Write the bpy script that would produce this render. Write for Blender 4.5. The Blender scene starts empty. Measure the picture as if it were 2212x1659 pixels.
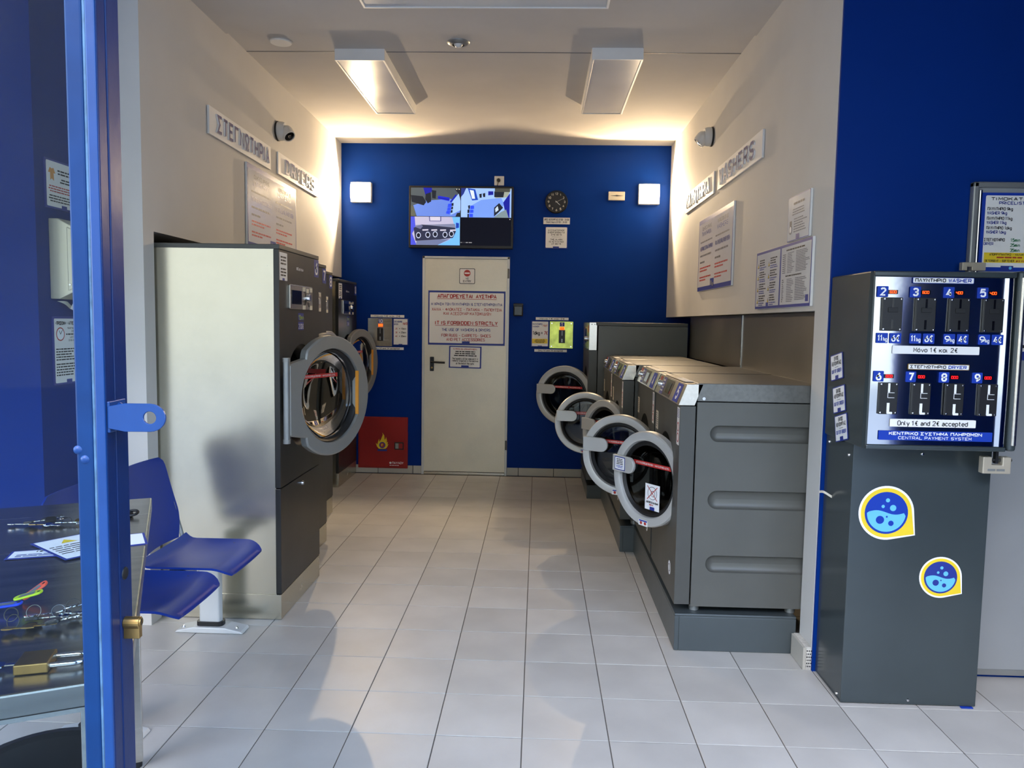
import bpy, math, random
from mathutils import Vector, Matrix

S = bpy.context.scene
COL = S.collection
PI = math.pi
SKY_STRENGTH, SUN_ENERGY, EXPOSURE, LAMP = 0.97, 2.6, 0.62, 106.0
rnd = random.Random(11)

# ------------------------------------------------------------------ camera
f_px, yaw, pitch, roll, cam_h = 1655.86, 0.03313, 0.080206, 0.016255, 1.4544
cd = bpy.data.cameras.new('camera')
cd.sensor_fit = 'HORIZONTAL'; cd.sensor_width = 36.0
cd.lens = f_px * 36.0 / 2212.0
cd.clip_start = 0.05; cd.clip_end = 200
cam = bpy.data.objects.new('camera', cd); COL.objects.link(cam)
fw = Vector((-math.sin(yaw) * math.cos(pitch), math.cos(yaw) * math.cos(pitch), -math.sin(pitch)))
rt = Vector((math.cos(yaw), math.sin(yaw), 0)); up = rt.cross(fw)
r2 = rt * math.cos(roll) + up * math.sin(roll); u2 = -rt * math.sin(roll) + up * math.cos(roll)
cam.matrix_world = Matrix(((r2.x, u2.x, -fw.x, 0), (r2.y, u2.y, -fw.y, 0), (r2.z, u2.z, -fw.z, cam_h), (0, 0, 0, 1)))
S.camera = cam

# ------------------------------------------------------------------ sky, sun, exposure
w = bpy.data.worlds.new('sky'); S.world = w; w.use_nodes = True
nt = w.node_tree; bg = nt.nodes['Background']
sky = nt.nodes.new('ShaderNodeTexSky'); sky.sky_type = 'NISHITA'; sky.sun_disc = False
sky.sun_elevation = math.radians(42); sky.sun_rotation = math.radians(200)
sky.air_density = 1.0; sky.dust_density = 0.6; sky.ozone_density = 1.2
nt.links.new(sky.outputs[0], bg.inputs[0]); bg.inputs[1].default_value = SKY_STRENGTH
sl = bpy.data.lights.new('sun', 'SUN'); sl.energy = SUN_ENERGY; sl.angle = math.radians(0.6); sl.color = (1.0, 0.93, 0.82)
so = bpy.data.objects.new('sun', sl); COL.objects.link(so)
so.rotation_euler = Vector((0.35, -0.75, -0.72)).to_track_quat('-Z', 'Y').to_euler()   # shines from behind the shop onto the far side of the street
S.view_settings.view_transform = 'Standard'; S.view_settings.look = 'None'
S.view_settings.gamma = 1.0; S.view_settings.use_curve_mapping = False
S.view_settings.exposure = EXPOSURE
S.cycles.use_denoising = True
S.cycles.max_bounces = 10; S.cycles.transparent_max_bounces = 12; S.cycles.transmission_bounces = 10
S.cycles.sample_clamp_indirect = 6.0

# ------------------------------------------------------------------ materials
def lin(c):
    c = c / 255.0
    return c / 12.92 if c <= 0.04045 else ((c + 0.055) / 1.055) ** 2.4
def rgb(t): return (lin(t[0]), lin(t[1]), lin(t[2]), 1)
MAT = {}
def M(name, col=(200, 200, 200), rough=0.5, metal=0.0, kind=None, var=0.06, scale=6.0, emit=0.0, bump=0.0, spec=None):
    m = bpy.data.materials.new(name); m.use_nodes = True; MAT[name] = m
    n = m.node_tree.nodes; l = m.node_tree.links; b = n['Principled BSDF']
    b.inputs['Roughness'].default_value = rough; b.inputs['Metallic'].default_value = metal
    if spec is not None: b.inputs['Specular IOR Level'].default_value = spec
    c = rgb(col)
    if emit:
        b.inputs['Base Color'].default_value = c; b.inputs['Specular IOR Level'].default_value = 0.1
        b.inputs['Emission Color'].default_value = c; b.inputs['Emission Strength'].default_value = emit
        return m
    tc = n.new('ShaderNodeTexCoord'); mp = n.new('ShaderNodeMapping'); l.new(tc.outputs['Object'], mp.inputs[0])
    tx = n.new('ShaderNodeTexNoise'); tx.inputs['Scale'].default_value = scale; tx.inputs['Detail'].default_value = 5
    l.new(mp.outputs[0], tx.inputs['Vector'])
    fac = tx.outputs['Fac']
    if kind == 'brush_z': mp.inputs['Scale'].default_value = (14, 14, 0.6)
    if kind == 'brush_x': mp.inputs['Scale'].default_value = (0.6, 14, 14)
    if kind == 'galv':
        vo = n.new('ShaderNodeTexVoronoi'); vo.inputs['Scale'].default_value = 70; l.new(mp.outputs[0], vo.inputs['Vector'])
        mx0 = n.new('ShaderNodeMix'); mx0.data_type = 'FLOAT'; mx0.inputs[0].default_value = 0.12
        l.new(fac, mx0.inputs[2]); l.new(vo.outputs['Distance'], mx0.inputs[3]); fac = mx0.outputs[0]
    cr = n.new('ShaderNodeValToRGB')
    lo = [max(0, v * (1 - var * 2)) for v in c[:3]] + [1]; hi = [min(1, v * (1 + var * 2)) for v in c[:3]] + [1]
    cr.color_ramp.elements[0].position = 0.3; cr.color_ramp.elements[1].position = 0.7
    cr.color_ramp.elements[0].color = lo; cr.color_ramp.elements[1].color = hi
    l.new(fac, cr.inputs[0])
    out = cr.outputs[0]
    if kind == 'tile':                       # each tile a slightly different tone, soft smudges, fine specks
        oi = n.new('ShaderNodeObjectInfo')
        hs = n.new('ShaderNodeHueSaturation'); mr = n.new('ShaderNodeMapRange')
        mr.inputs[3].default_value = 0.93; mr.inputs[4].default_value = 1.05
        l.new(oi.outputs['Random'], mr.inputs[0]); l.new(mr.outputs[0], hs.inputs['Value']); l.new(out, hs.inputs['Color'])
        sp = n.new('ShaderNodeTexNoise'); sp.inputs['Scale'].default_value = 190; l.new(tc.outputs['Object'], sp.inputs['Vector'])
        mr2 = n.new('ShaderNodeMapRange'); mr2.inputs[1].default_value = 0.68; mr2.inputs[2].default_value = 0.74
        mr2.inputs[3].default_value = 0; mr2.inputs[4].default_value = 0.16; l.new(sp.outputs['Fac'], mr2.inputs[0])
        mx = n.new('ShaderNodeMix'); mx.data_type = 'RGBA'; l.new(mr2.outputs[0], mx.inputs[0]); l.new(hs.outputs[0], mx.inputs[6])
        mx.inputs[7].default_value = rgb((110, 108, 104)); out = mx.outputs[2]
    l.new(out, b.inputs['Base Color'])
    rr = n.new('ShaderNodeMapRange'); rr.inputs[3].default_value = max(0.02, rough - 0.05); rr.inputs[4].default_value = min(1, rough + 0.07)
    l.new(fac, rr.inputs[0]); l.new(rr.outputs[0], b.inputs['Roughness'])
    if bump:
        bp = n.new('ShaderNodeBump'); bp.inputs['Strength'].default_value = bump; bp.inputs['Distance'].default_value = 0.004
        l.new(fac, bp.inputs['Height']); l.new(bp.outputs[0], b.inputs['Normal'])
    return m
def glass(name, col, rough=0.0, trans=0.9, ior=1.45):
    m = bpy.data.materials.new(name); m.use_nodes = True; MAT[name] = m
    n = m.node_tree.nodes; l = m.node_tree.links
    n.remove(n['Principled BSDF']); o = n['Material Output']
    t = n.new('ShaderNodeBsdfTransparent'); t.inputs[0].default_value = rgb(col)
    g = n.new('ShaderNodeBsdfGlossy'); g.inputs['Roughness'].default_value = rough + 0.02
    fr = n.new('ShaderNodeFresnel'); fr.inputs[0].default_value = ior
    mx = n.new('ShaderNodeMixShader'); l.new(fr.outputs[0], mx.inputs[0]); l.new(t.outputs[0], mx.inputs[1]); l.new(g.outputs[0], mx.inputs[2])
    l.new(mx.outputs[0], o.inputs[0])
    return m

M('wall_white', (205, 202, 196), 0.75, var=0.015, scale=3, bump=0.03)
M('ceiling_white', (196, 192, 187), 0.8, var=0.025, scale=2.2, bump=0.03, spec=0.2)
M('wall_blue', (0, 46, 126), 0.5, var=0.02, scale=2, spec=0.1)
M('recess_grey', (96, 96, 94), 0.8, var=0.05)
M('grout', (92, 88, 82), 0.9, var=0.1, scale=9)
M('floor_tile', (187, 184, 177), 0.38, kind='tile', var=0.045, scale=3.5)
M('skirting_tile', (185, 180, 168), 0.4, kind='tile', var=0.03, scale=4)
M('machine_grey', (78, 78, 74), 0.42, 0.25, var=0.03, scale=5)
M('machine_grey_light', (92, 92, 87), 0.40, 0.3, var=0.03, scale=5)
M('machine_top', (112, 112, 108), 0.34, 0.55, kind='brush_x', var=0.06, scale=4)
M('front_dark', (34, 34, 33), 0.34, 0.05, var=0.03, scale=4)
M('plinth_grey', (74, 81, 83), 0.33, 0.2, var=0.04, scale=4)
M('terminal_grey', (63, 71, 73), 0.20, 0.15, var=0.03, scale=4)
M('galvanised', (196, 191, 174), 0.24, 0.9, kind='galv', var=0.03, scale=5)
M('door_galv', (222, 215, 196), 0.45, 0.45, kind='galv', var=0.03, scale=4)
M('dispenser_steel', (216, 208, 184), 0.38, 0.5, kind='brush_z', var=0.03, scale=4)
M('ring_dark', (146, 146, 142), 0.36, 0.3, var=0.02)
M('stainless', (205, 200, 190), 0.24, 1.0, kind='brush_x', var=0.04, scale=5)
M('stainless_mirror', (200, 202, 206), 0.09, 1.0, var=0.03, scale=2.0, bump=0.22)
M('table_steel', (160, 156, 148), 0.24, 0.95, kind='brush_x', var=0.10, scale=4)
M('panel_metal', (128, 124, 116), 0.36, 0.8, var=0.06, scale=3)
M('ring_grey', (200, 199, 194), 0.34, 0.25, var=0.02)
M('chrome', (215, 215, 215), 0.12, 1.0, var=0.01)
M('steel_dark', (90, 90, 90), 0.3, 0.9, var=0.05)
M('brass', (170, 138, 84), 0.32, 0.95, var=0.08, scale=20)
M('rubber', (18, 18, 19), 0.5, var=0.05)
M('black_plastic', (24, 24, 26), 0.4, var=0.04)
M('black_gloss', (12, 12, 16), 0.12, var=0.02)
M('drum_dark', (34, 34, 34), 0.4, 0.2, var=0.1)
M('white_plastic', (232, 230, 224), 0.4, var=0.015)
M('cream_plastic', (216, 208, 190), 0.45, var=0.02)
M('camera_white', (214, 214, 210), 0.35, var=0.01)
M('paper', (236, 234, 230), 0.55, var=0.01)
M('paper_gloss', (232, 230, 226), 0.16, var=0.008)
M('tissue', (238, 238, 236), 0.85, var=0.03, scale=20)
M('print_black', (22, 22, 26), 0.55, var=0.02)
M('print_grey', (98, 98, 104), 0.55, var=0.02)
M('print_blue', (34, 52, 140), 0.45, var=0.02)
M('label_blue', (26, 60, 164), 0.5, var=0.02, spec=0.2)
M('print_red', (178, 52, 44), 0.5, var=0.02)
M('print_green', (40, 120, 74), 0.5, var=0.02)
M('print_yellow', (238, 206, 40), 0.45, var=0.02)
M('print_orange', (214, 150, 80), 0.5, var=0.02)
M('print_white', (244, 244, 244), 0.45, var=0.005)
M('letter_blue', (22, 30, 112), 0.4, var=0.02)
M('strip_red', (192, 44, 40), 0.4, var=0.02)
M('strip_orange', (226, 150, 40), 0.4, var=0.02)
M('cabinet_red', (150, 16, 14), 0.38, var=0.04, scale=5)
M('door_blue', (7, 56, 112), 0.34, var=0.05, scale=14, bump=0.25)
M('door_blue_deep', (3, 34, 80), 0.34, var=0.05, scale=14, bump=0.25, spec=0.25)
M('bead_worn', (70, 104, 132), 0.55, var=0.16, scale=40, bump=0.4)
M('seat_blue', (8, 48, 138), 0.42, var=0.03, scale=6, spec=0.3)
M('bead_blue', (3, 46, 92), 0.4, var=0.06, scale=14, bump=0.25, spec=0.25)
M('leg_light', (206, 208, 206), 0.35, 0.1, var=0.02)
M('frame_grey', (150, 152, 150), 0.35, 0.5, var=0.03)
M('door_grey', (150, 153, 154), 0.42, 0.05, var=0.02, scale=3)
M('opal', (226, 224, 218), 0.22, var=0.015, scale=3)
M('lock_tan', (190, 180, 160), 0.4, 0.4, var=0.03)
M('tag_red', (240, 90, 60), 0.35, var=0.02)
M('tag_green', (190, 220, 40), 0.35, var=0.02)
M('tag_blue', (26, 70, 220), 0.35, var=0.02)
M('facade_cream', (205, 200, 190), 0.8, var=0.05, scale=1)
M('facade_beige', (190, 182, 166), 0.85, var=0.06, scale=1)  # house front in a slightly deeper cream than its neighbour
M('pavement', (150, 148, 144), 0.85, var=0.08, scale=2)
M('worn_white', (200, 196, 186), 0.7, var=0.15, scale=30)
m_ = bpy.data.materials.new('lamp_glow'); m_.use_nodes = True; MAT['lamp_glow'] = m_     # thin glowing opal glass, lets the bulb's light through
n_ = m_.node_tree.nodes; n_.remove(n_['Principled BSDF']); t_ = n_.new('ShaderNodeBsdfTransparent'); e_ = n_.new('ShaderNodeEmission'); x_ = n_.new('ShaderNodeMixShader')
e_.inputs[0].default_value = (1.0, 0.80, 0.55, 1); e_.inputs[1].default_value = 16.0; x_.inputs[0].default_value = 0.35
m_.node_tree.links.new(t_.outputs[0], x_.inputs[1]); m_.node_tree.links.new(e_.outputs[0], x_.inputs[2]); m_.node_tree.links.new(x_.outputs[0], n_['Material Output'].inputs[0])
M('led_amber', (255, 70, 20), emit=2.2)
M('led_red', (255, 20, 24), emit=2.2)

glass('pane_glass', (236, 242, 244), 0.0, ior=1.22)
glass('door_glass', (150, 152, 150), 0.0, ior=1.5)
M('film_green', (206, 220, 96), 0.14, 0.35, var=0.14, scale=16)

# ------------------------------------------------------------------ mesh helpers
class MB:
    def __init__(s): s.v = []; s.f = []; s.mi = []; s.cur = 0
    def add(s, vs, fs):
        b = len(s.v); s.v += [tuple(p) for p in vs]
        for f in fs: s.f.append([b + i for i in f]); s.mi.append(s.cur)
        return s
    def box(s, x0, x1, y0, y1, z0, z1):
        return s.add([(x0, y0, z0), (x1, y0, z0), (x1, y1, z0), (x0, y1, z0), (x0, y0, z1), (x1, y0, z1), (x1, y1, z1), (x0, y1, z1)],
                     [(0, 3, 2, 1), (4, 5, 6, 7), (0, 1, 5, 4), (1, 2, 6, 5), (2, 3, 7, 6), (3, 0, 4, 7)])
    def prism(s, poly, a0, a1, ax='z'):
        n = len(poly)
        def P(p, a): return (p[0], p[1], a) if ax == 'z' else ((a, p[0], p[1]) if ax == 'x' else (p[0], a, p[1]))
        vs = [P(p, a0) for p in poly] + [P(p, a1) for p in poly]
        fs = [tuple(range(n)), tuple(range(2 * n - 1, n - 1, -1))] + [(i, i + n, (i + 1) % n + n, (i + 1) % n) for i in range(n)]
        return s.add(vs, fs)
    def flat(s, poly, z=0.0): return s.add([(p[0], p[1], z) for p in poly], [tuple(range(len(poly)))])
    def rect(s, x0, y0, x1, y1, z=0.0): return s.flat([(x0, y0), (x1, y0), (x1, y1), (x0, y1)], z)
    def lathe(s, prof, n=32, c=(0, 0, 0), ax='z', a0=0.0, a1=2 * PI):
        full = abs(a1 - a0 - 2 * PI) < 1e-6; k = n if full else n + 1; vs = []
        for i in range(k):
            a = a0 + (a1 - a0) * i / n; ca, sa = math.cos(a), math.sin(a)
            for r, h in prof:
                p = (r * ca, r * sa, h) if ax == 'z' else ((r * ca, h, r * sa) if ax == 'y' else (h, r * ca, r * sa))
                vs.append((p[0] + c[0], p[1] + c[1], p[2] + c[2]))
        m = len(prof); fs = []
        for i in range(n):
            j = (i + 1) % k
            for q in range(m - 1): fs.append((i * m + q, j * m + q, j * m + q + 1, i * m + q + 1))
        return s.add(vs, fs)
    def cyl(s, c, r, h, n=20, ax='z'): return s.lathe([(0, 0), (r, 0), (r, h), (0, h)], n, c, ax)
    def tube(s, path, r, n=8, closed=False):
        pts = [Vector(p) for p in path]; L = len(pts); vs = []; up0 = None
        for i, p in enumerate(pts):
            d = (pts[(i + 1) % L] - pts[i - 1]) if closed else (pts[min(i + 1, L - 1)] - pts[max(i - 1, 0)])
            d.normalize()
            if up0 is None: up0 = Vector((0, 0, 1)) if abs(d.z) < 0.9 else Vector((1, 0, 0))
            a = d.cross(up0).normalized(); b2 = a.cross(d).normalized(); up0 = b2
            for k in range(n):
                t = 2 * PI * k / n; vs.append(p + a * (r * math.cos(t)) + b2 * (r * math.sin(t)))
        fs = []
        for i in range(L if closed else L - 1):
            j = (i + 1) % L
            for k in range(n): fs.append((i * n + k, i * n + (k + 1) % n, j * n + (k + 1) % n, j * n + k))
        if not closed: fs += [tuple(range(n - 1, -1, -1)), tuple((L - 1) * n + k for k in range(n))]
        return s.add(vs, fs)
    def sheet(s, fn, nu, nv, th):          # a curved shell: fn(u, v) -> (point, normal)
        top = []; bot = []
        for i in range(nu + 1):
            for j in range(nv + 1):
                p, nn = fn(i / nu, j / nv); p = Vector(p); nn = Vector(nn).normalized()
                top.append(p); bot.append(p - nn * th)
        o = len(top); k = nv + 1; fs = []
        for i in range(nu):
            for j in range(nv):
                a, b, c, d = i * k + j, (i + 1) * k + j, (i + 1) * k + j + 1, i * k + j + 1
                fs += [(a, b, c, d), (o + d, o + c, o + b, o + a)]
        for i in range(nu):
            fs += [(i * k, o + i * k, o + (i + 1) * k, (i + 1) * k), ((i + 1) * k + nv, o + (i + 1) * k + nv, o + i * k + nv, i * k + nv)]
        for j in range(nv):
            fs += [(j + 1, o + j + 1, o + j, j), (nu * k + j, o + nu * k + j, o + nu * k + j + 1, nu * k + j + 1)]
        return s.add(top + bot, fs)
    def mesh(s, name):
        m = bpy.data.meshes.new(name); m.from_pydata(s.v, [], s.f)
        if any(s.mi): m.polygons.foreach_set('material_index', s.mi)
        m.update(); return m

def obj(name, mb, mat, parent=None, loc=(0, 0, 0), rot=None, smooth=None, bev=0, seg=2, keep=None, fix=True):
    me = mb.mesh(name) if isinstance(mb, MB) else mb
    for mm in (mat if isinstance(mat, (list, tuple)) else [mat]): me.materials.append(MAT[mm])
    if fix and isinstance(mb, MB):
        import bmesh
        bm = bmesh.new(); bm.from_mesh(me); bmesh.ops.remove_doubles(bm, verts=bm.verts, dist=1e-6); bmesh.ops.recalc_face_normals(bm, faces=bm.faces); bm.to_mesh(me); bm.free()
    if smooth is not None:
        me.polygons.foreach_set('use_smooth', [True] * len(me.polygons)); me.set_sharp_from_angle(angle=math.radians(smooth))
    o = bpy.data.objects.new(name, me); COL.objects.link(o); o.location = loc
    if rot: o.rotation_euler = rot
    if parent:
        o.parent = parent
        if keep: o.matrix_parent_inverse = Matrix.Translation(parent.location).inverted()
    if bev:
        b = o.modifiers.new('edge', 'BEVEL'); b.width = bev; b.segments = seg; b.limit_method = 'ANGLE'; b.angle_limit = math.radians(40)
    return o
def tag(o, label, cat, group=None):
    o['label'] = label; o['category'] = cat
    if group: o['group'] = group
    return o
def thing(name, label, cat, loc=(0, 0, 0), rotz=0.0, group=None):
    o = bpy.data.objects.new(name, None); COL.objects.link(o); o.empty_display_size = 0.1
    o.location = loc; o.rotation_euler = (0, 0, rotz); return tag(o, label, cat, group)
def struct(name, mb, mat, parent=None, **k):
    o = obj(name, mb, mat, parent, **k)
    if not parent: o['kind'] = 'structure'
    return o
def dup(root, loc, rotz, label, skip=()):
    r = root.copy(); COL.objects.link(r); r.location = loc; r.rotation_euler = (0, 0, rotz); r['label'] = label
    for ch in list(root.children):
        if ch.name.split('.')[0] in skip: continue
        c = ch.copy(); COL.objects.link(c); c.parent = r
        for g in list(ch.children):
            d = g.copy(); COL.objects.link(d); d.parent = c
    return r
def rrect(x0, y0, x1, y1, r, n=4):
    p = []
    for cx, cy, a in ((x1 - r, y1 - r, 0), (x0 + r, y1 - r, PI / 2), (x0 + r, y0 + r, PI), (x1 - r, y0 + r, 1.5 * PI)):
        for i in range(n + 1): t = a + PI / 2 * i / n; p.append((cx + r * math.cos(t), cy + r * math.sin(t)))
    return p
def disc(cx, cy, r, n=24, a0=0.0, a1=2 * PI):
    full = abs(a1 - a0 - 2 * PI) < 1e-6
    return [(cx + r * math.cos(a0 + (a1 - a0) * i / n), cy + r * math.sin(a0 + (a1 - a0) * i / n)) for i in range(n if full else n + 1)]

# ------------------------------------------------------------------ lettering drawn with strokes
G = {}
BT = {}                                   # thickness of each board, so that print lies on its face
def _g(s):
    for line in s.split('\n'):
        if line.strip():
            k, d = line.split(' ', 1); G[k] = [[(int(p[0], 16), {'z': -4, 'y': -3, 'x': -2}.get(p[1], int(p[1], 16) if p[1] in '0123456789abcdef' else 0)) for p in st.split()] for st in d.split('|')]
_g('''A 00 4c 80|24 64
B 00 0c 6c 8a 88 66 06|66 84 82 60 00
C 8a 6c 2c 0a 02 20 60 82
D 00 0c 5c 89 83 50 00
E 80 00 0c 8c|06 66
F 00 0c 8c|06 66
G 8a 6c 2c 0a 02 20 60 82 86 46
H 00 0c|80 8c|06 86
I 20 2c
J 02 20 60 82 8c
K 00 0c|8c 05|38 80
L 0c 00 80
M 00 0c 44 8c 80
N 00 0c 80 8c
O 20 02 0a 2c 6c 8a 82 60 20
P 00 0c 6c 8a 87 65 05
Q 20 02 0a 2c 6c 8a 82 60 20|53 80
R 00 0c 6c 8a 87 65 05|45 80
S 8a 6c 2c 0a 08 26 66 84 82 60 20 02
T 40 4c|0c 8c
U 0c 02 20 60 82 8c
V 0c 40 8c
W 0c 20 4a 60 8c
X 00 8c|0c 80
Y 0c 46 8c|46 40
Z 0c 8c 00 80
Γ 00 0c 8c
Δ 00 4c 80 00
Θ 20 02 0a 2c 6c 8a 82 60 20|26 66
Λ 00 4c 80
Ξ 0c 8c|26 66|00 80
Π 00 0c 8c 80
Σ 8c 0c 46 00 80
Φ 40 4c|23 05 07 29 69 87 85 63 23
Ψ 40 4c|0c 07 25 65 87 8c
Ω 00 20 24 08 0a 2c 6c 8a 88 64 60 80
a 16 38 58 76 70|75 34 13 11 30 50 72
b 0c 00|06 28 58 76 72 50 20 02
c 77 58 28 06 02 20 50 71
d 7c 70|76 58 28 06 02 20 50 72
e 04 74 76 58 28 06 02 20 50 71
f 20 2a 3c 5c|08 48
g 78 7y 5z 2z 0y|76 58 28 06 02 20 50 72
h 0c 00|05 28 58 76 70
i 20 28|2a 2b
j 3z 3y 28|2a 2b
k 0c 00|68 03|35 70
l 1c 12 30
m 00 08|06 28 48 46 40|46 68 88 86 80
n 00 08|06 28 58 76 70
o 20 02 06 28 58 76 72 50 20
p 0z 08|06 28 58 76 72 50 20 02
q 7z 78|76 58 28 06 02 20 50 72
r 00 08|05 28 58
s 77 58 28 06 05 24 54 73 72 50 20 01
t 2c 22 40 50|08 58
u 08 02 20 50 72|78 70
v 08 40 88
w 08 20 46 60 88
x 00 78|08 70
y 08 40|88 3z
z 08 78 00 70
ό 20 02 06 28 58 76 72 50 20|4a 5c
ν 08 40 88
κ 00 08|78 04|24 70
α 78 72 80|76 58 28 06 02 20 50 72
ι 28 22 40
0 20 02 0a 2c 6c 8a 82 60 20
1 19 4c 40
2 0a 2c 6c 8a 88 00 80
3 0a 2c 6c 8a 88 66 36|66 84 82 60 20 02
4 5c 03 83|67 60
5 8c 1c 07 58 86 82 60 20 02
6 6c 04 02 20 60 82 85 67 27 05
7 0c 8c 30
8 26 08 0a 2c 6c 8a 88 66 26 04 02 20 60 82 84 66
9 20 84 8a 6c 2c 0a 07 25 65 87
€ 8b 5c 3a 32 50 81|07 67|05 65
& 80 18 1a 3c 5a 59 04 02 20 40 84
- 16 66
. 30 31
, 31 2x
: 32 33|38 39
= 04 84|08 88
! 4c 44|40 41
/ 00 8c
> 03 86 09|06 86
''')
G['ο'] = G['o']; G['Α'] = G['A']; G['Β'] = G['B']; G['Ε'] = G['E']; G['Ζ'] = G['Z']; G['Η'] = G['H']; G['Ι'] = G['I']; G['Κ'] = G['K']; G['Μ'] = G['M']
G['Ν'] = G['N']; G['Ο'] = G['O']; G['Ρ'] = G['P']; G['Τ'] = G['T']; G['Υ'] = G['Y']; G['Χ'] = G['X']
NARROW = {'I': (2, 4), 'Ι': (2, 4), 'i': (1, 4), 'l': (1, 4), '1': (1, 7), '.': (2, 4), ',': (2, 4), ':': (2, 4), 'j': (1, 4), '!': (3, 4), 'ι': (2, 5), 't': (0, 6), 'f': (0, 6), 'r': (0, 6)}
def lay(s, sp):
    x = 0.0; out = []
    for ch in s:
        if ch == ' ': x += 6; continue
        a, b = NARROW.get(ch, (0, 7 if ch.islower() and ch not in 'mwv' else 8))
        out.append((ch, x - a)); x += (b - a) + sp
    return out, max(x - sp, 1)
def ribbon(mb, pts, th, z, depth):
    closed = len(pts) > 2 and pts[0] == pts[-1]
    if closed: pts = pts[:-1]
    n = len(pts); L = []; R = []
    P = [Vector(p) for p in pts]
    for i in range(n):
        d1 = (P[i] - P[i - 1]) if (closed or i > 0) else None
        d2 = (P[(i + 1) % n] - P[i]) if (closed or i < n - 1) else None
        d1 = d1.normalized() if d1 is not None and d1.length > 0 else None; d2 = d2.normalized() if d2 is not None and d2.length > 0 else None
        a = d1 or d2; b = d2 or d1
        n1 = Vector((-a.y, a.x)); n2 = Vector((-b.y, b.x)); mdir = n1 + n2
        if mdir.length < 1e-4: mdir = n1
        mdir.normalize(); k = 1 / max(0.55, mdir.dot(n1)); o = mdir * (th / 2 * k)
        p = P[i].copy()
        if not closed and i == 0 and n > 2: pass
        L.append(p + o); R.append(p - o)
    seg = n if closed else n - 1
    for i in range(seg):
        j = (i + 1) % n; q = [L[i], R[i], R[j], L[j]]
        if depth:
            vs = [(p.x, p.y, z) for p in q] + [(p.x, p.y, z + depth) for p in q]
            mb.add(vs, [(4, 5, 6, 7), (0, 1, 5, 4), (2, 3, 7, 6), (1, 2, 6, 5), (3, 0, 4, 7)])
        else: mb.add([(p.x, p.y, z) for p in q], [(0, 1, 2, 3)])
FR = (PI / 2, 0, 0)                       # print on a face that looks along local -y
def text(parent, s, box, mat='print_black', th=0.16, z=0.0012, depth=0.0, rot=None, loc=(0, 0, 0), sp=3.0, align='c', name='lettering', keep=None):
    if rot is None and parent and not keep: z += BT.get(parent.name, 0)
    x0, y0, x1, y1 = box; lays, wid = lay(s, sp); h = y1 - y0; t = th * h
    desc = any(c in 'gpqyj,' for c in s); lo = -4 if (desc and all(c.islower() or c in ' ,' for c in s)) else 0
    sy = (h - t) / (12 - lo); ww = (x1 - x0) - t; sx = ww / wid
    if align != 'fit': sx = min(sx, sy * 1.0)
    ox = x0 + t / 2 + (0 if align == 'l' else (ww - sx * wid) / 2)
    mb = MB()
    for ch, gx in lays:
        for st in G.get(ch, []): ribbon(mb, [(ox + (gx + a) * sx, y0 + t / 2 + (b - lo) * sy) for a, b in st], t, z, depth)
    return obj(name, mb, mat, parent, loc=loc, rot=rot, fix=False, keep=keep)
def bars(parent, box, rows, mat='print_grey', fill=0.5, z=0.0012, rot=None, loc=(0, 0, 0), align='l', lens=None, name='print_lines', keep=None):
    if rot is None and parent and not keep: z += BT.get(parent.name, 0)
    x0, y0, x1, y1 = box; mb = MB(); H = (y1 - y0) / rows; w_ = x1 - x0
    for i in range(rows):
        ya = y1 - (i + 1) * H + H * (1 - fill) / 2; L = w_ * ((lens[i % len(lens)]) if lens else rnd.uniform(0.6, 1.0))
        xs = x0 + ((w_ - L) / 2 if align == 'c' else 0); xe = xs + L
        while xs < xe - H * 0.3:
            ww = min(rnd.uniform(1.2, 4.5) * H * fill * 1.4, xe - xs)
            mb.rect(xs, ya, xs + ww, ya + H * fill, z); xs += ww + H * fill * 0.55
    return obj(name, mb, mat, parent, loc=loc, rot=rot, fix=False, keep=keep)
def patch(parent, name, polys, mat, z=0.0008, rot=None, loc=(0, 0, 0), keep=None, label=None):
    if rot is None and parent and not keep: z += BT.get(parent.name, 0)
    mb = MB()
    for p in polys: mb.flat(p, z)
    o = obj(name, mb, mat, parent, loc=loc, rot=rot, fix=False, keep=keep)
    if label: o['label'] = label
    return o
def board(name, label, cat, origin, right, w_, h, t, mat, group=None, up=(0, 0, 1), r=0.0, parent=None, bev=0, poly=None):
    R_ = Vector(right).normalized(); U_ = Vector(up).normalized(); N_ = R_.cross(U_)
    mb = MB(); poly = poly or (rrect(0, 0, w_, h, r) if r else [(0, 0), (w_, 0), (w_, h), (0, h)])
    mb.prism(poly, 0.0, t)
    o = obj(name, mb, mat, parent, bev=bev)
    o.matrix_basis = Matrix(((R_.x, U_.x, N_.x, origin[0]), (R_.y, U_.y, N_.y, origin[1]), (R_.z, U_.z, N_.z, origin[2]), (0, 0, 0, 1)))
    if label: tag(o, label, cat, group)
    BT[o.name] = t
    return o
def rc(x0, y0, x1, y1): return [(x0, y0), (x1, y0), (x1, y1), (x0, y1)]

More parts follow.
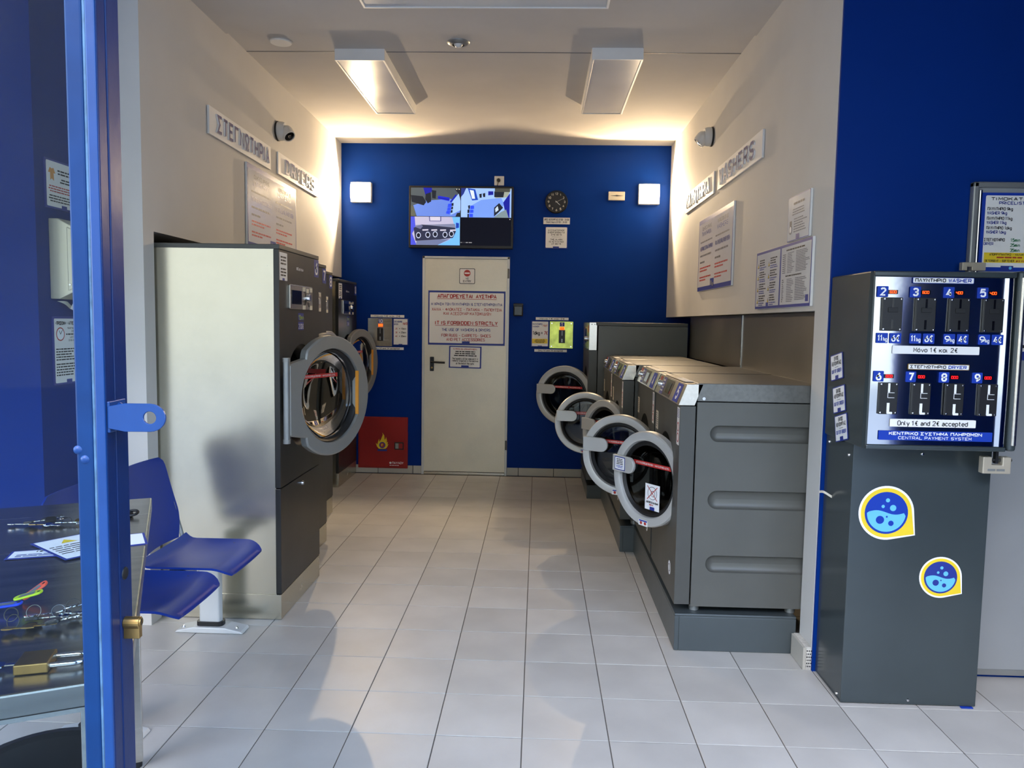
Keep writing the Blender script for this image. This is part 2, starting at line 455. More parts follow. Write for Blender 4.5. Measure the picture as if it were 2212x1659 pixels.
# ------------------------------------------------------------------ the setting
YB, ZC, XR = 7.2, 3.085, 1.185
def xl(y): return -1.80 - (y - 3.46) * 0.01524          # the left wall is a little out of square
GX, GY, T = -0.33559, 2.58414, 0.305                    # tile grid
fl = struct('floor', MB().box(-4.1, 4.1, 0.9, 7.35, -0.12, -0.0025), 'grout')
tile_me = None
def tile_mesh():
    mb = MB(); a = 0.1505; b = 0.1493
    vs = [(-a, -a, -0.008), (a, -a, -0.008), (a, a, -0.008), (-a, a, -0.008), (-a, -a, -0.0008), (a, -a, -0.0008), (a, a, -0.0008), (-a, a, -0.0008), (-b, -b, 0), (b, -b, 0), (b, b, 0), (-b, b, 0)]
    return mb.add(vs, [(8, 9, 10, 11)] + [(i, (i + 1) % 4, (i + 1) % 4 + 4, i + 4) for i in range(4)] + [(i + 4, (i + 1) % 4 + 4, (i + 1) % 4 + 8, i + 8) for i in range(4)])
tm = tile_mesh().mesh('tile'); tm.materials.append(MAT['floor_tile'])
rest = MB(); ntile = 0
for i in range(-12, 15):
    for j in range(-5, 16):
        cx, cy = GX + (i + 0.5) * T, GY + (j + 0.5) * T
        if cy + T / 2 > YB + 0.02 or cy - T / 2 < 0.92 or abs(cx) > 3.95: continue
        if cy > 3.3 and not (-2.45 < cx < 1.5): continue
        vis = (abs(cx + 0.15) < 0.62 * cy + 0.25) and (cy > 1.9) and not (cy > 3.5 and (cx < -1.5 or cx > 1.0))
        if vis and ntile < 300:
            o = bpy.data.objects.new('tile', tm); COL.objects.link(o); o.parent = fl; o.location = (cx, cy, rnd.uniform(-0.0004, 0.0004)); o.rotation_euler = (0, 0, rnd.choice((0, PI / 2, PI))); ntile += 1
        else:
            t0 = tile_mesh(); rest.add([(v[0] + cx, v[1] + cy, v[2]) for v in t0.v], t0.f)
o = obj('tiles_out_of_view', rest, 'floor_tile', fl, fix=False); o.name = 'tile_field'; o['kind'] = 'stuff'
struct('pavement', MB().box(-30, 30, -15, 0.9, -0.2, -0.05), 'pavement')

struct('wall_back', MB().box(-2.6, 1.7, YB, YB + 0.15, -0.1, ZC + 0.1), 'wall_blue')
yl0, yl1 = 3.46, 3.56
struct('wall_left', MB().prism([(xl(yl0), yl0), (xl(YB), YB), (-2.55, YB), (-2.55, yl0)], 1.85, ZC + 0.1), 'wall_white')
struct('wall_left_pier', MB().prism([(xl(yl0), yl0), (xl(yl1), yl1), (-2.55, yl1), (-2.55, yl0)], -0.1, 1.85), 'wall_white')
struct('wall_left_recess', MB().box(-2.60, -2.50, yl1, YB, -0.1, 1.85), 'recess_grey')
struct('wall_front_left', MB().box(-4.1, -2.1, 3.165, 3.46, -0.1, 3.2), 'wall_blue')
struct('wall_right', MB().box(XR, 1.65, 3.2, YB, 1.525, ZC + 0.1), 'wall_white')
struct('wall_right_pier', MB().box(XR, 1.65, 3.2, 3.35, -0.1, 1.525), 'wall_white')
struct('wall_right_recess', MB().box(1.55, 1.65, 3.35, YB, -0.1, 1.525), 'recess_grey')
struct('wall_front_right', MB().box(1.187, 4.1, 3.188, 3.2, -0.1, 3.2), 'wall_blue')
struct('wall_side_left', MB().box(-4.2, -4.1, 0.9, 3.46, -0.1, 3.2), 'wall_white')
struct('wall_side_right', MB().box(4.1, 4.2, 0.9, 3.4, -0.1, 3.2), 'wall_blue')
cl = struct('ceiling', MB().box(-2.6, 1.7, 4.46, YB + 0.15, ZC, 3.35), 'ceiling_white')
struct('ceiling_front', MB().box(-4.2, 4.2, 0.9, 4.46, 3.070, 3.35), 'ceiling_white')
obj('board_joint', MB().box(xl(4.8), XR, 4.786, 4.794, ZC - 0.0015, ZC + 0.01), 'print_grey', cl)
# the shop front: head beam, posts, and the houses across the street that the steel mirrors
struct('wall_front_head', MB().box(-4.2, 4.2, 0.9, 1.1, 2.62, 3.35), 'wall_white')
struct('trim_1', MB().box(-1.66, -1.56, 0.90, 1.02, -0.1, 2.62), 'door_blue')
struct('wall_front_unseen', MB().box(2.15, 4.2, 0.9, 1.02, -0.1, 2.62), 'wall_blue')  # unseen wall, added solid so the terminal's steel front mirrors something dark
struct('wall_roof_edge', MB().box(-4.2, 4.2, 0.9, 7.4, 3.35, 4.6), 'wall_white')
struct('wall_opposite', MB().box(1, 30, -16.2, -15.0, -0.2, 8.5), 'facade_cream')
struct('wall_opposite_left', MB().box(-30, 1, -16.4, -14.6, -0.2, 10.5), 'facade_beige')

# skirting tiles
bb = struct('baseboard_back', MB().box(xl(YB) + 0.05, 0.46, YB - 0.004, YB, 0, 0.076), 'grout')
xs = -1.84
while xs < 0.46:
    x1 = min(xs + 0.333, 0.46)
    for a, b in ((xs, min(x1, -1.088)), (max(xs, -0.276), x1)):
        if b - a > 0.02: obj('tile', MB().box(a + 0.002, b - 0.002, YB - 0.011, YB - 0.002, 0.002, 0.077), 'skirting_tile', bb, bev=0.0015, seg=1)
    xs += 0.335
bb2 = struct('baseboard_right', MB().box(1.160, 1.186, 3.197, 3.352, 0, 0.10), 'worn_white', bev=0.002)
t0 = obj('tile', MB().box(1.150, 1.164, 3.195, 3.350, 0.001, 0.098), 'skirting_tile', bb2, bev=0.0015, seg=1)
hx = MB()
for r_ in range(6):
    for c_ in range(3):
        hx.flat(disc(1.1635 + 0.0085 * c_ + (0.004 if r_ % 2 else 0), 0.016 + r_ * 0.0135, 0.0034, 6), 0)
obj('tile_back_print', hx, 'print_black', bb2, loc=(0, 3.1965, 0), rot=FR, fix=False)

# grey sheets lining the wall behind the washers
for a, b, n_ in ((3.36, 4.722, 'near the shop front'), (4.728, 6.33, 'beside the tall washer')):
    tag(obj('wall_sheet', MB().box(1.240, 1.252, a, b, 1.19, 1.522), 'panel_metal', bev=0.001), 'grey metal sheet above the washers, ' + n_, 'metal sheet', 'sheets behind the washers')
tag(obj('cover_strip', MB().box(1.236, 1.240, 4.719, 4.731, 1.2, 1.52), 'chrome'), 'thin bright joint strip between the two grey wall sheets', 'trim strip')

# ------------------------------------------------------------------ door_2: galvanised door in the back wall
d2 = struct('door_2', MB().box(-1.072, -0.292, YB - 0.018, YB - 0.002, 0.03, 2.035), 'door_galv', bev=0.002)
obj('frame', MB().box(-1.09, -1.066, YB - 0.024, YB - 0.001, 0, 2.058), 'leg_light', d2, bev=0.003)
obj('frame', MB().box(-0.298, -0.276, YB - 0.024, YB - 0.001, 0, 2.058), 'leg_light', d2, bev=0.003)
obj('frame', MB().box(-1.09, -0.276, YB - 0.024, YB - 0.001, 2.036, 2.058), 'leg_light', d2, bev=0.003)
obj('threshold', MB().box(-1.066, -0.298, YB - 0.022, YB - 0.001, 0.0, 0.026), 'stainless', d2, bev=0.003)
hp = obj('handle_plate', MB().prism(rrect(-1.014, 0.985, -0.976, 1.120, 0.006), YB - 0.026, YB - 0.018, 'y'), 'black_plastic', d2, bev=0.002)
obj('lever', MB().tube([(-0.995, YB - 0.026, 1.072), (-0.995, YB - 0.062, 1.072), (-0.975, YB - 0.064, 1.072), (-0.868, YB - 0.062, 1.068)], 0.0095, 10), 'black_plastic', hp, smooth=40)
obj('keyhole', MB().prism(disc(-0.995, 1.018, 0.009, 12), YB - 0.029, YB - 0.025, 'y'), 'brass', hp)
obj('hinge', MB().cyl((-0.287, YB - 0.028, 1.86), 0.008, 0.09, 10), 'steel_dark', d2)
obj('hinge', MB().cyl((-0.287, YB - 0.028, 0.25), 0.008, 0.09, 10), 'steel_dark', d2)
BX = (1, 0, 0)
yd = YB - 0.0185
s1 = board('entry_sign', 'small square no entry plate high on the galvanised door', 'sign', (-0.745, yd, 1.806), BX, 0.146, 0.142, 0.002, 'print_black', r=0.01)
patch(s1, 'face', [rrect(0.005, 0.005, 0.141, 0.137, 0.008)], 'paper', 0.0004)
patch(s1, 'symbol', [disc(0.073, 0.098, 0.031)], 'print_red', 0.0008)
patch(s1, 'symbol_bar', [rc(0.049, 0.092, 0.097, 0.104)], 'print_white', 0.0012)
text(s1, 'NO', (0.052, 0.040, 0.094, 0.058), 'print_black', 0.16); text(s1, 'ENTRY', (0.028, 0.014, 0.118, 0.034), 'print_black', 0.16)
s2 = board('warning_board', 'large white board with blue border and red Greek heading on the galvanised door', 'sign', (-1.034, yd, 1.234), BX, 0.722, 0.506, 0.003, 'print_blue')
patch(s2, 'face', [rrect(0.012, 0.018, 0.708, 0.488, 0.006)], 'paper', 0.0004)
text(s2, 'ΑΠΑΓΟΡΕΥΕΤΑΙ', (0.085, 0.436, 0.420, 0.474), 'print_red', 0.2, align='fit'); text(s2, 'ΑΥΣΤΗΡΑ', (0.445, 0.436, 0.640, 0.474), 'print_red', 0.2, align='fit')
patch(s2, 'underline', [rc(0.085, 0.428, 0.640, 0.432)], 'print_red', 0.001)
text(s2, 'Η ΧΡΗΣΗ ΤΩΝ ΠΛΥΝΤΗΡΙΩΝ & ΣΤΕΓΝΩΤΗΡΙΩΝ ΓΙΑ', (0.028, 0.368, 0.694, 0.394), 'print_blue', 0.15, align='fit')
text(s2, 'ΧΑΛΙΑ - ΦΛΟΚΑΤΕΣ - ΠΑΤΑΚΙΑ - ΠΑΠΟΥΤΣΙΑ', (0.034, 0.318, 0.690, 0.346), 'print_red', 0.15, align='fit')
text(s2, 'ΚΑΙ ΑΞΕΣΟΥΑΡ ΚΑΤΟΙΚΙΔΙΩΝ', (0.145, 0.280, 0.590, 0.308), 'print_red', 0.15, align='fit')
text(s2, 'IT IS FORBIDDEN STRICTLY', (0.066, 0.188, 0.654, 0.224), 'print_red', 0.19, align='fit')
patch(s2, 'underline', [rc(0.066, 0.180, 0.654, 0.184)], 'print_red', 0.001)
text(s2, 'THE USE OF WASHERS & DRYERS', (0.128, 0.130, 0.585, 0.156), 'print_blue', 0.15, align='fit')
text(s2, 'FOR RUGS - CARPETS- SHOES', (0.126, 0.076, 0.590, 0.104), 'print_red', 0.15, align='fit')
text(s2, 'AND PET ACCESSORIES', (0.172, 0.038, 0.535, 0.066), 'print_red', 0.15, align='fit')
patch(s2, 'logo', [rc(0.320, 0.006, 0.392, 0.036)], 'print_blue', 0.0014)
s3 = board('notice_sheet', 'small blue bordered notice hung crooked below the large board on the galvanised door', 'sign', (-0.836, yd - 0.0035, 1.02), (1, 0, -0.012), 0.305, 0.206, 0.0015, 'print_blue', up=(0.012, 0, 1))
patch(s3, 'face', [rrect(0.012, 0.010, 0.292, 0.196, 0.005)], 'paper_gloss', 0.0004)
text(s3, 'Τα ΡΟΥΧΑ ΘΑ ΑΠΟΜΑΚΡΥΝΘΟΥΝ'.replace('Τα', 'ΤΑ'), (0.036, 0.170, 0.262, 0.186), 'print_red', 0.14)
bars(s3, (0.045, 0.108, 0.262, 0.164), 3, 'print_black', 0.5, align='c')
text(s3, 'The laundry will be removed if it', (0.030, 0.078, 0.276, 0.098), 'print_black', 0.14)
text(s3, 'remains forgotten in the machine', (0.030, 0.056, 0.276, 0.076), 'print_black', 0.14)
text(s3, 'at the end of the cycle.', (0.066, 0.034, 0.240, 0.054), 'print_black', 0.14)
patch(s3, 'logo', [rc(0.118, 0.004, 0.188, 0.026)], 'print_blue', 0.0014)

# ------------------------------------------------------------------ things on the back wall
tv = thing('television', 'flat screen on the blue wall showing four security camera views', 'television', (-0.732, YB, 2.12))
obj('housing', MB().box(-1.214, -0.25, YB - 0.065, YB - 0.005, 2.128, 2.694), 'black_plastic', tv, keep=1, bev=0.006)
sc_ = board('screen', None, None, (-1.196, YB - 0.0655, 2.155), BX, 0.928, 0.520, 0.001, 'black_gloss', parent=tv); sc_.matrix_parent_inverse = Matrix.Translation(tv.location).inverted()
SCM = {}
def scm(c):
    if c not in SCM: n_ = 'screen_%d_%d_%d' % c; M(n_, c, 0.4, emit=0.55); SCM[c] = n_
    return SCM[c]
def picture(x0, y0, w_, h, polys):
    mb = MB(); ms = []
    for k, (c, p) in enumerate(polys):
        n_ = scm(c)
        if n_ not in ms: ms.append(n_)
        mb.cur = ms.index(n_); mb.flat([(x0 + a * w_, y0 + (1 - b) * h) for a, b in p], 0.0013 + 0.00012 * k)
    obj('camera_view', mb, ms, sc_, fix=False)
def q(*a): return [(a[i], a[i + 1]) for i in range(0, len(a), 2)]
GRY, FLO, DK, BLU, VB, LT = (74, 84, 92), (96, 128, 214), (34, 38, 48), (28, 34, 150), (44, 74, 232), (150, 186, 240)
picture(0.0, 0.262, 0.460, 0.258, [(GRY, q(0, 0, 1, 0, 1, 1, 0, 1)), (FLO, q(.05, .62, .32, .45, .80, .38, 1, .55, .98, 1, .12, 1)), ((88, 92, 84), q(0, .62, .06, .66, .10, 1, 0, 1)), (LT, q(.84, .42, .96, .20, 1, .45, 1, .78, .80, .95)),
    (DK, q(0, .26, .24, .30, .31, .50, .26, .62, .02, .50)), (BLU, q(.25, 0, .42, 0, .43, .12, .30, .30)), (DK, q(.30, .22, .40, .16, .41, .48, .34, .55, .29, .40)), (DK, q(.42, .08, .51, .10, .50, .38, .43, .36)),
    ((30, 40, 200), q(.55, .28, .78, .34, .77, .46, .54, .38)), ((28, 28, 120), q(.55, .33, .78, .40, .78, .42, .55, .35)), (VB, q(.75, .56, .82, .54, .82, .66, .74, .68)), (VB, q(.74, .69, .81, .67, .80, .79, .73, .80)), (VB, q(.72, .81, .80, .80, .78, .92, .71, .90)),
    ((24, 40, 170), q(.78, .50, .90, .22, .93, .26, .82, .50)), (DK, q(.82, .54, .86, .52, .86, .62, .82, .64)), (DK, q(.82, .66, .85, .65, .85, .74, .81, .76)), (DK, q(.81, .78, .84, .77, .84, .86, .80, .88)), (DK, q(.93, .88, .99, .86, 1, 1, .90, 1)), (DK, q(.88, .05, 1, 0, 1, .35, .96, .20)), ((226, 220, 200), q(.91, .03, .93, .03, .93, .06, .91, .06)), ((226, 220, 200), q(.96, .03, .98, .03, .98, .06, .96, .06))])
picture(0.464, 0.256, 0.462, 0.264, [(LT, q(0, 0, 1, 0, 1, 1, 0, 1)), ((112, 150, 234), q(.18, .62, .40, .40, .80, .32, .86, .55, .66, 1, .14, 1)), ((40, 56, 130), q(0, 0, .10, 0, .05, .20, 0, .30)), ((30, 70, 180), q(.13, 0, .28, .04, .34, .40, .22, .42)), ((210, 226, 240), q(.17, .06, .25, .08, .28, .36, .22, .36)), ((150, 160, 150), q(.70, 0, 1, 0, .92, .30, .68, .34)),
    (DK, q(.66, .10, .86, .10, .84, .30, .66, .30)), ((70, 72, 66), q(.67, 0, .97, 0, .97, .12, .67, .12)), (DK, q(.36, .20, .41, .18, .41, .32, .37, .33)), (DK, q(.43, .18, .48, .16, .48, .30, .44, .30)), (BLU, q(.54, .10, .64, .10, .64, .22, .54, .24)), (BLU, q(.84, .48, .97, .16, .97, 1, .90, .98)), ((120, 140, 150), q(.66, .98, .80, .80, .90, .72, .95, 1, .66, 1)), (DK, q(.66, .66, .76, .50, .84, .66, .74, .84, .66, .96)), ((190, 210, 230), q(.68, .70, .73, .60, .75, .74, .69, .82)),
    (DK, q(.14, .60, .18, .58, .18, .70, .15, .72)), (DK, q(.13, .74, .17, .72, .17, .84, .13, .86)), (DK, q(.13, .88, .16, .88, .16, 1, .13, 1)), (VB, q(.19, .60, .26, .60, .26, .71, .19, .72)), (VB, q(.18, .74, .25, .74, .25, .84, .18, .85)), (VB, q(.17, .88, .24, .88, .24, .99, .17, .99))])
cells = [((176, 176, 206), q(0, 0, 1, 0, 1, 1, 0, 1)), ((70, 80, 210), q(0, 0, .08, 0, .10, .40, .03, .60, .12, 1, 0, 1)), ((110, 180, 250), q(.84, 0, 1, 0, 1, 1, .55, 1, .80, .80, .90, .40)), ((104, 116, 156), q(.12, .86, .80, .78, .55, 1, .11, 1)), ((120, 128, 160), q(.10, .30, .90, .24, .92, .44, .08, .46)), ((80, 84, 140), q(.37, 0, .62, 0, .62, .16, .38, .16)), ((196, 196, 220), q(.39, 0, .60, 0, .60, .14, .395, .14)), ((46, 50, 74), q(.06, .40, .22, .28, .90, .38, .92, .52, .86, .74, .60, .80, .10, .86)), ((98, 104, 140), q(.08, .36, .22, .28, .25, .34, .20, .44)), ((26, 60, 170), q(.92, .20, .98, .22, .98, .38, .92, .40))]
for kx, ky in ((.16, .66), (.35, .64), (.50, .62), (.70, .63), (.83, .60)):
    cells.append(((186, 196, 226), [(kx + a * .05, ky + b) for a, b in disc(0, 0, 1, 12) for b in (b * .11,)])); cells.append(((30, 32, 46), [(kx + a * .036, ky + b * .078) for a, b in disc(0, 0, 1, 12)]))
for kx in (.24, .42, .60, .80): cells.append(((190, 190, 210), q(kx, .45, kx + .12, .44, kx + .12, .49, kx, .50)))
picture(0.0, 0.0, 0.456, 0.258, cells)
picture(0.464, 0.0, 0.462, 0.250, [((12, 14, 26), q(0, 0, 1, 0, 1, 1, 0, 1)), ((210, 214, 220), q(.97, .02, .985, .02, .985, .05, .97, .05)), ((150, 150, 156), q(.0, .88, .02, .88, .02, .91, .0, .91)), ((150, 150, 156), q(.04, .88, .045, .88, .045, .91, .04, .91)), ((150, 150, 156), q(.07, .88, .075, .88, .075, .91, .07, .91)), ((150, 150, 156), q(.10, .88, .15, .88, .15, .91, .10, .91)), ((150, 150, 156), q(.165, .88, .225, .88, .225, .91, .165, .91))])

sk = thing('wall_socket', 'white power socket with black plug above the television', 'socket', (-0.387, YB, 2.713))
obj('plate', MB().box(-0.432, -0.342, YB - 0.012, YB, 2.712, 2.797), 'white_plastic', sk, keep=1, bev=0.004)
obj('well', MB().lathe([(0.0, -0.004), (0.019, -0.004), (0.024, -0.0135), (0.021, -0.0135)], 20, (-0.392, YB, 2.757), 'y'), 'cream_plastic', sk, keep=1, smooth=40)
pg_ = obj('plug', MB().lathe([(0, -0.045), (0.012, -0.045), (0.017, -0.03), (0.017, -0.008)], 16, (-0.392, YB, 2.757), 'y'), 'black_plastic', sk, keep=1, smooth=40)
obj('cable', MB().tube([(-0.392, YB - 0.04, 2.757), (-0.393, YB - 0.05, 2.740), (-0.400, YB - 0.03, 2.715), (-0.408, YB - 0.025, 2.690)], 0.0035, 8), 'black_plastic', sk, keep=1, smooth=60)

ck = thing('wall_clock', 'round black wall clock with pale numerals on the blue wall', 'clock', (0.145, YB, 2.463))
obj('case', MB().lathe([(0, -0.004), (0.104, -0.004), (0.104, -0.030), (0.099, -0.036), (0.092, -0.034), (0.090, -0.026), (0, -0.026)], 40, (0.145, YB, 2.566), 'y'), 'black_plastic', ck, keep=1, smooth=35)
cf = board('dial', None, None, (0.145, YB - 0.027, 2.566), BX, 0.1, 0.1, 0.0004, 'black_plastic', parent=ck, poly=disc(0, 0, 0.0895, 36)); cf.matrix_parent_inverse = Matrix.Translation(ck.location).inverted()
for k in range(1, 13):
    a = PI / 2 - k * PI / 6; r_ = 0.074; text(cf, str(k), (r_ * math.cos(a) - 0.013, r_ * math.sin(a) - 0.0105, r_ * math.cos(a) + 0.013, r_ * math.sin(a) + 0.0105), 'cream_plastic', 0.17, name='numeral')
def hand(a, L, wd, z): d = Vector((math.cos(a), math.sin(a))); n_ = Vector((-d.y, d.x)) * wd; return [tuple(d * -0.012 - n_), tuple(d * L - n_ * .6), tuple(d * L + n_ * .6), tuple(d * -0.012 + n_)]
patch(cf, 'hour_hand', [hand(math.radians(-42), 0.044, 0.0026, 0)], 'print_white', 0.003)
patch(cf, 'minute_hand', [hand(math.radians(26), 0.066, 0.0014, 0)], 'cream_plastic', 0.004)

s4 = board('hours_plate', 'narrow white opening hours plate below the clock', 'sign', (0.028, YB - 0.004, 2.366), BX, 0.244, 0.060, 0.003, 'paper')
text(s4, 'ΩΡΕΣ ΛΕΙΤΟΥΡΓΙΑΣ 07:00 - 24:00', (0.008, 0.033, 0.236, 0.050), 'print_black', 0.15); text(s4, 'Silent hours 07:00 - 24:00', (0.026, 0.010, 0.218, 0.027), 'print_grey', 0.15)
s5 = board('alarm_notice', 'square cream alarm notice with blue edge under the opening hours plate', 'sign', (0.046, YB - 0.004, 2.144), BX, 0.208, 0.198, 0.003, 'print_blue')
patch(s5, 'face', [rrect(0.006, 0.006, 0.202, 0.194, 0.008)], 'paper', 0.0004)
for k, (t_, a, b) in enumerate((('Η ΣΥΝΑΓΕΡΜΟΣ', .028, .158), ('ΕΝΕΡΓΟΠΟΙΕΙΤΑΙ', .026, .138), ('ΣΤΙΣ 00:15', .055, .118), ('THE ALARM', .048, .074), ('IS ACTIVATED', .036, .054), ('AT 00:15', .060, .034))):
    text(s5, t_, (a, b, 0.208 - a, b + 0.015), 'print_black', 0.17, align='fit')
patch(s5, 'rule', [rc(0.060, 0.104, 0.150, 0.106)], 'print_grey', 0.0008); patch(s5, 'logo', [rc(0.074, 0.002, 0.130, 0.018)], 'print_blue', 0.0012)

em = thing('emergency_light', 'small cream wall box beside the right wall lamp', 'wall box', (0.694, YB, 2.586))
obj('case', MB().box(0.619, 0.769, YB - 0.035, YB, 2.586, 2.664), 'cream_plastic', em, keep=1, bev=0.004)
obj('slot', MB().prism([(0.632, 2.6265), (0.68, 2.630), (0.695, 2.633), (0.71, 2.630), (0.757, 2.6265), (0.71, 2.623), (0.695, 2.621), (0.68, 2.623)], YB - 0.0365, YB - 0.034, 'y'), 'steel_dark', em, keep=1)
kp = thing('keypad', 'small black box on the blue wall right of the galvanised door', 'keypad', (-0.19, YB, 1.512))
obj('case', MB().box(-0.236, -0.146, YB - 0.032, YB, 1.513, 1.632), 'black_plastic', kp, keep=1, bev=0.008)
obj('cover', MB().box(-0.228, -0.154, YB - 0.036, YB - 0.03, 1.521, 1.603), 'black_gloss', kp, keep=1, bev=0.004)
obj('top_clip', MB().box(-0.238, -0.144, YB - 0.035, YB - 0.02, 1.616, 1.626), 'black_plastic', kp, keep=1, bev=0.002)

def wall_lamp(x, z, label):
    t_ = thing('wall_lamp', label, 'wall lamp', (x, YB, z - 0.09), 0, 'wall lamps beside the blue wall')
    tray = MB()
    tray.box(x - 0.094, x + 0.094, YB - 0.004, YB - 0.0005, z - 0.090, z + 0.090)
    for p_ in ((x - 0.094, x - 0.089, z - 0.090, z + 0.090), (x + 0.089, x + 0.094, z - 0.090, z + 0.090), (x - 0.089, x + 0.089, z - 0.090, z - 0.085), (x - 0.089, x + 0.089, z + 0.085, z + 0.090)): tray.box(p_[0], p_[1], YB - 0.062, YB - 0.004, p_[2], p_[3])
    obj('housing', tray, 'white_plastic', t_, keep=1)
    bl = bpy.data.lights.new('bulb', 'POINT'); bl.energy = LAMP; bl.color = (1.0, 0.74, 0.45); bl.shadow_soft_size = 0.012
    bo = bpy.data.objects.new('bulb', bl); COL.objects.link(bo); bo.parent = t_; bo.location = (0, -0.018, 0.09)
    rows = [(0.078, -0.0625), (0.084, -0.080), (0.086, -0.11), (0.080, -0.132), (0.062, -0.145), (0.0, -0.150)]; mb = MB(); n = 32; vs = []; fs = []
    for r_, h in rows:
        for i in range(n):
            a = 2 * PI * i / n; c_, s_ = math.cos(a), math.sin(a); k = 1 / (abs(c_) ** 7 + abs(s_) ** 7) ** (1 / 7.0)
            vs.append((x + r_ * k * c_, YB + h, z + r_ * k * s_ * 0.95))
    for q_ in range(len(rows) - 1):
        for i in range(n): fs.append((q_ * n + i, q_ * n + (i + 1) % n, (q_ + 1) * n + (i + 1) % n, (q_ + 1) * n + i))
    mb.add(vs, fs); obj('glass_shade', mb, 'lamp_glow', t_, keep=1, smooth=60)
wall_lamp(-1.662, 2.630, 'glowing square wall lamp left of the television'); wall_lamp(0.987, 2.640, 'glowing square wall lamp right of the small cream box')

fc = thing('fire_cabinet', 'red fire hose cabinet low on the blue wall left of the door', 'fire cabinet', (-1.457, YB, 0.03))
obj('frame', MB().box(-1.694, -1.221, YB - 0.022, YB, 0.050, 0.540), 'cabinet_red', fc, keep=1, bev=0.003)
fd = obj('cabinet_door', MB().box(-1.680, -1.236, YB - 0.028, YB - 0.02, 0.064, 0.528), 'cabinet_red', fc, keep=1, bev=0.003)
fl_ = [(0, 0), (-.5, .02), (-.78, .35), (-.95, .85), (-.70, .62), (-.62, 1.05), (-.45, 1.45), (-.42, 1.0), (-.2, 1.35), (.08, 2.05), (.0, 2.35), (.28, 1.95), (.34, 1.3), (.48, 1.5), (.55, 1.75), (.68, 1.2), (.62, .9), (.82, 1.05), (.75, .6), (.92, .75), (.7, .25), (.45, .02)]
fo = (-1.462, YB - 0.0283, 0.236)
patch(fc, 'flame_sticker', [[(a * 0.066, b * 0.066) for a, b in fl_]], 'print_yellow', 0.0, rot=FR, loc=fo, keep=1)
patch(fc, 'sticker_base', [rc(-.045, -.022, .045, -.002)], 'print_blue', 0.0004, rot=FR, loc=fo, keep=1)
patch(fc, 'sticker_disc', [disc(0, .036, .030)], 'print_blue', 0.0006, rot=FR, loc=fo, keep=1); patch(fc, 'sticker_core', [disc(0, .036, .021)], 'print_red', 0.0010, rot=FR, loc=fo, keep=1)
text(fc, 'F', (-.009, .022, .010, .048), 'print_yellow', 0.24, rot=FR, loc=fo, keep=1, z=0.0016)
obj('latch', MB().box(-1.345, -1.258, YB - 0.034, YB - 0.027, 0.232, 0.302), 'black_plastic', fc, keep=1, bev=0.003); obj('latch_recess', MB().box(-1.336, -1.306, YB - 0.0355, YB - 0.033, 0.242, 0.292), 'frame_grey', fc, keep=1); obj('latch_window', MB().box(-1.304, -1.266, YB - 0.0355, YB - 0.033, 0.242, 0.292), 'cabinet_red', fc, keep=1)
text(fc, 'ΠΑΥΛΟΥ', (-1.368, 0.092, -1.258, 0.114), 'print_white', 0.17, rot=FR, loc=(0, YB - 0.0283, 0), z=0.0004, keep=1, align='fit')
patch(fc, 'emblem', [disc(-1.384, 0.103, 0.010)], 'print_white', 0.0004, rot=FR, loc=(0, YB - 0.0283, 0), keep=1)
bars(fc, (-1.392, 0.072, -1.262, 0.086), 1, 'print_white', 0.35, rot=FR, loc=(0, YB - 0.0283, 0), z=0.0004, keep=1)

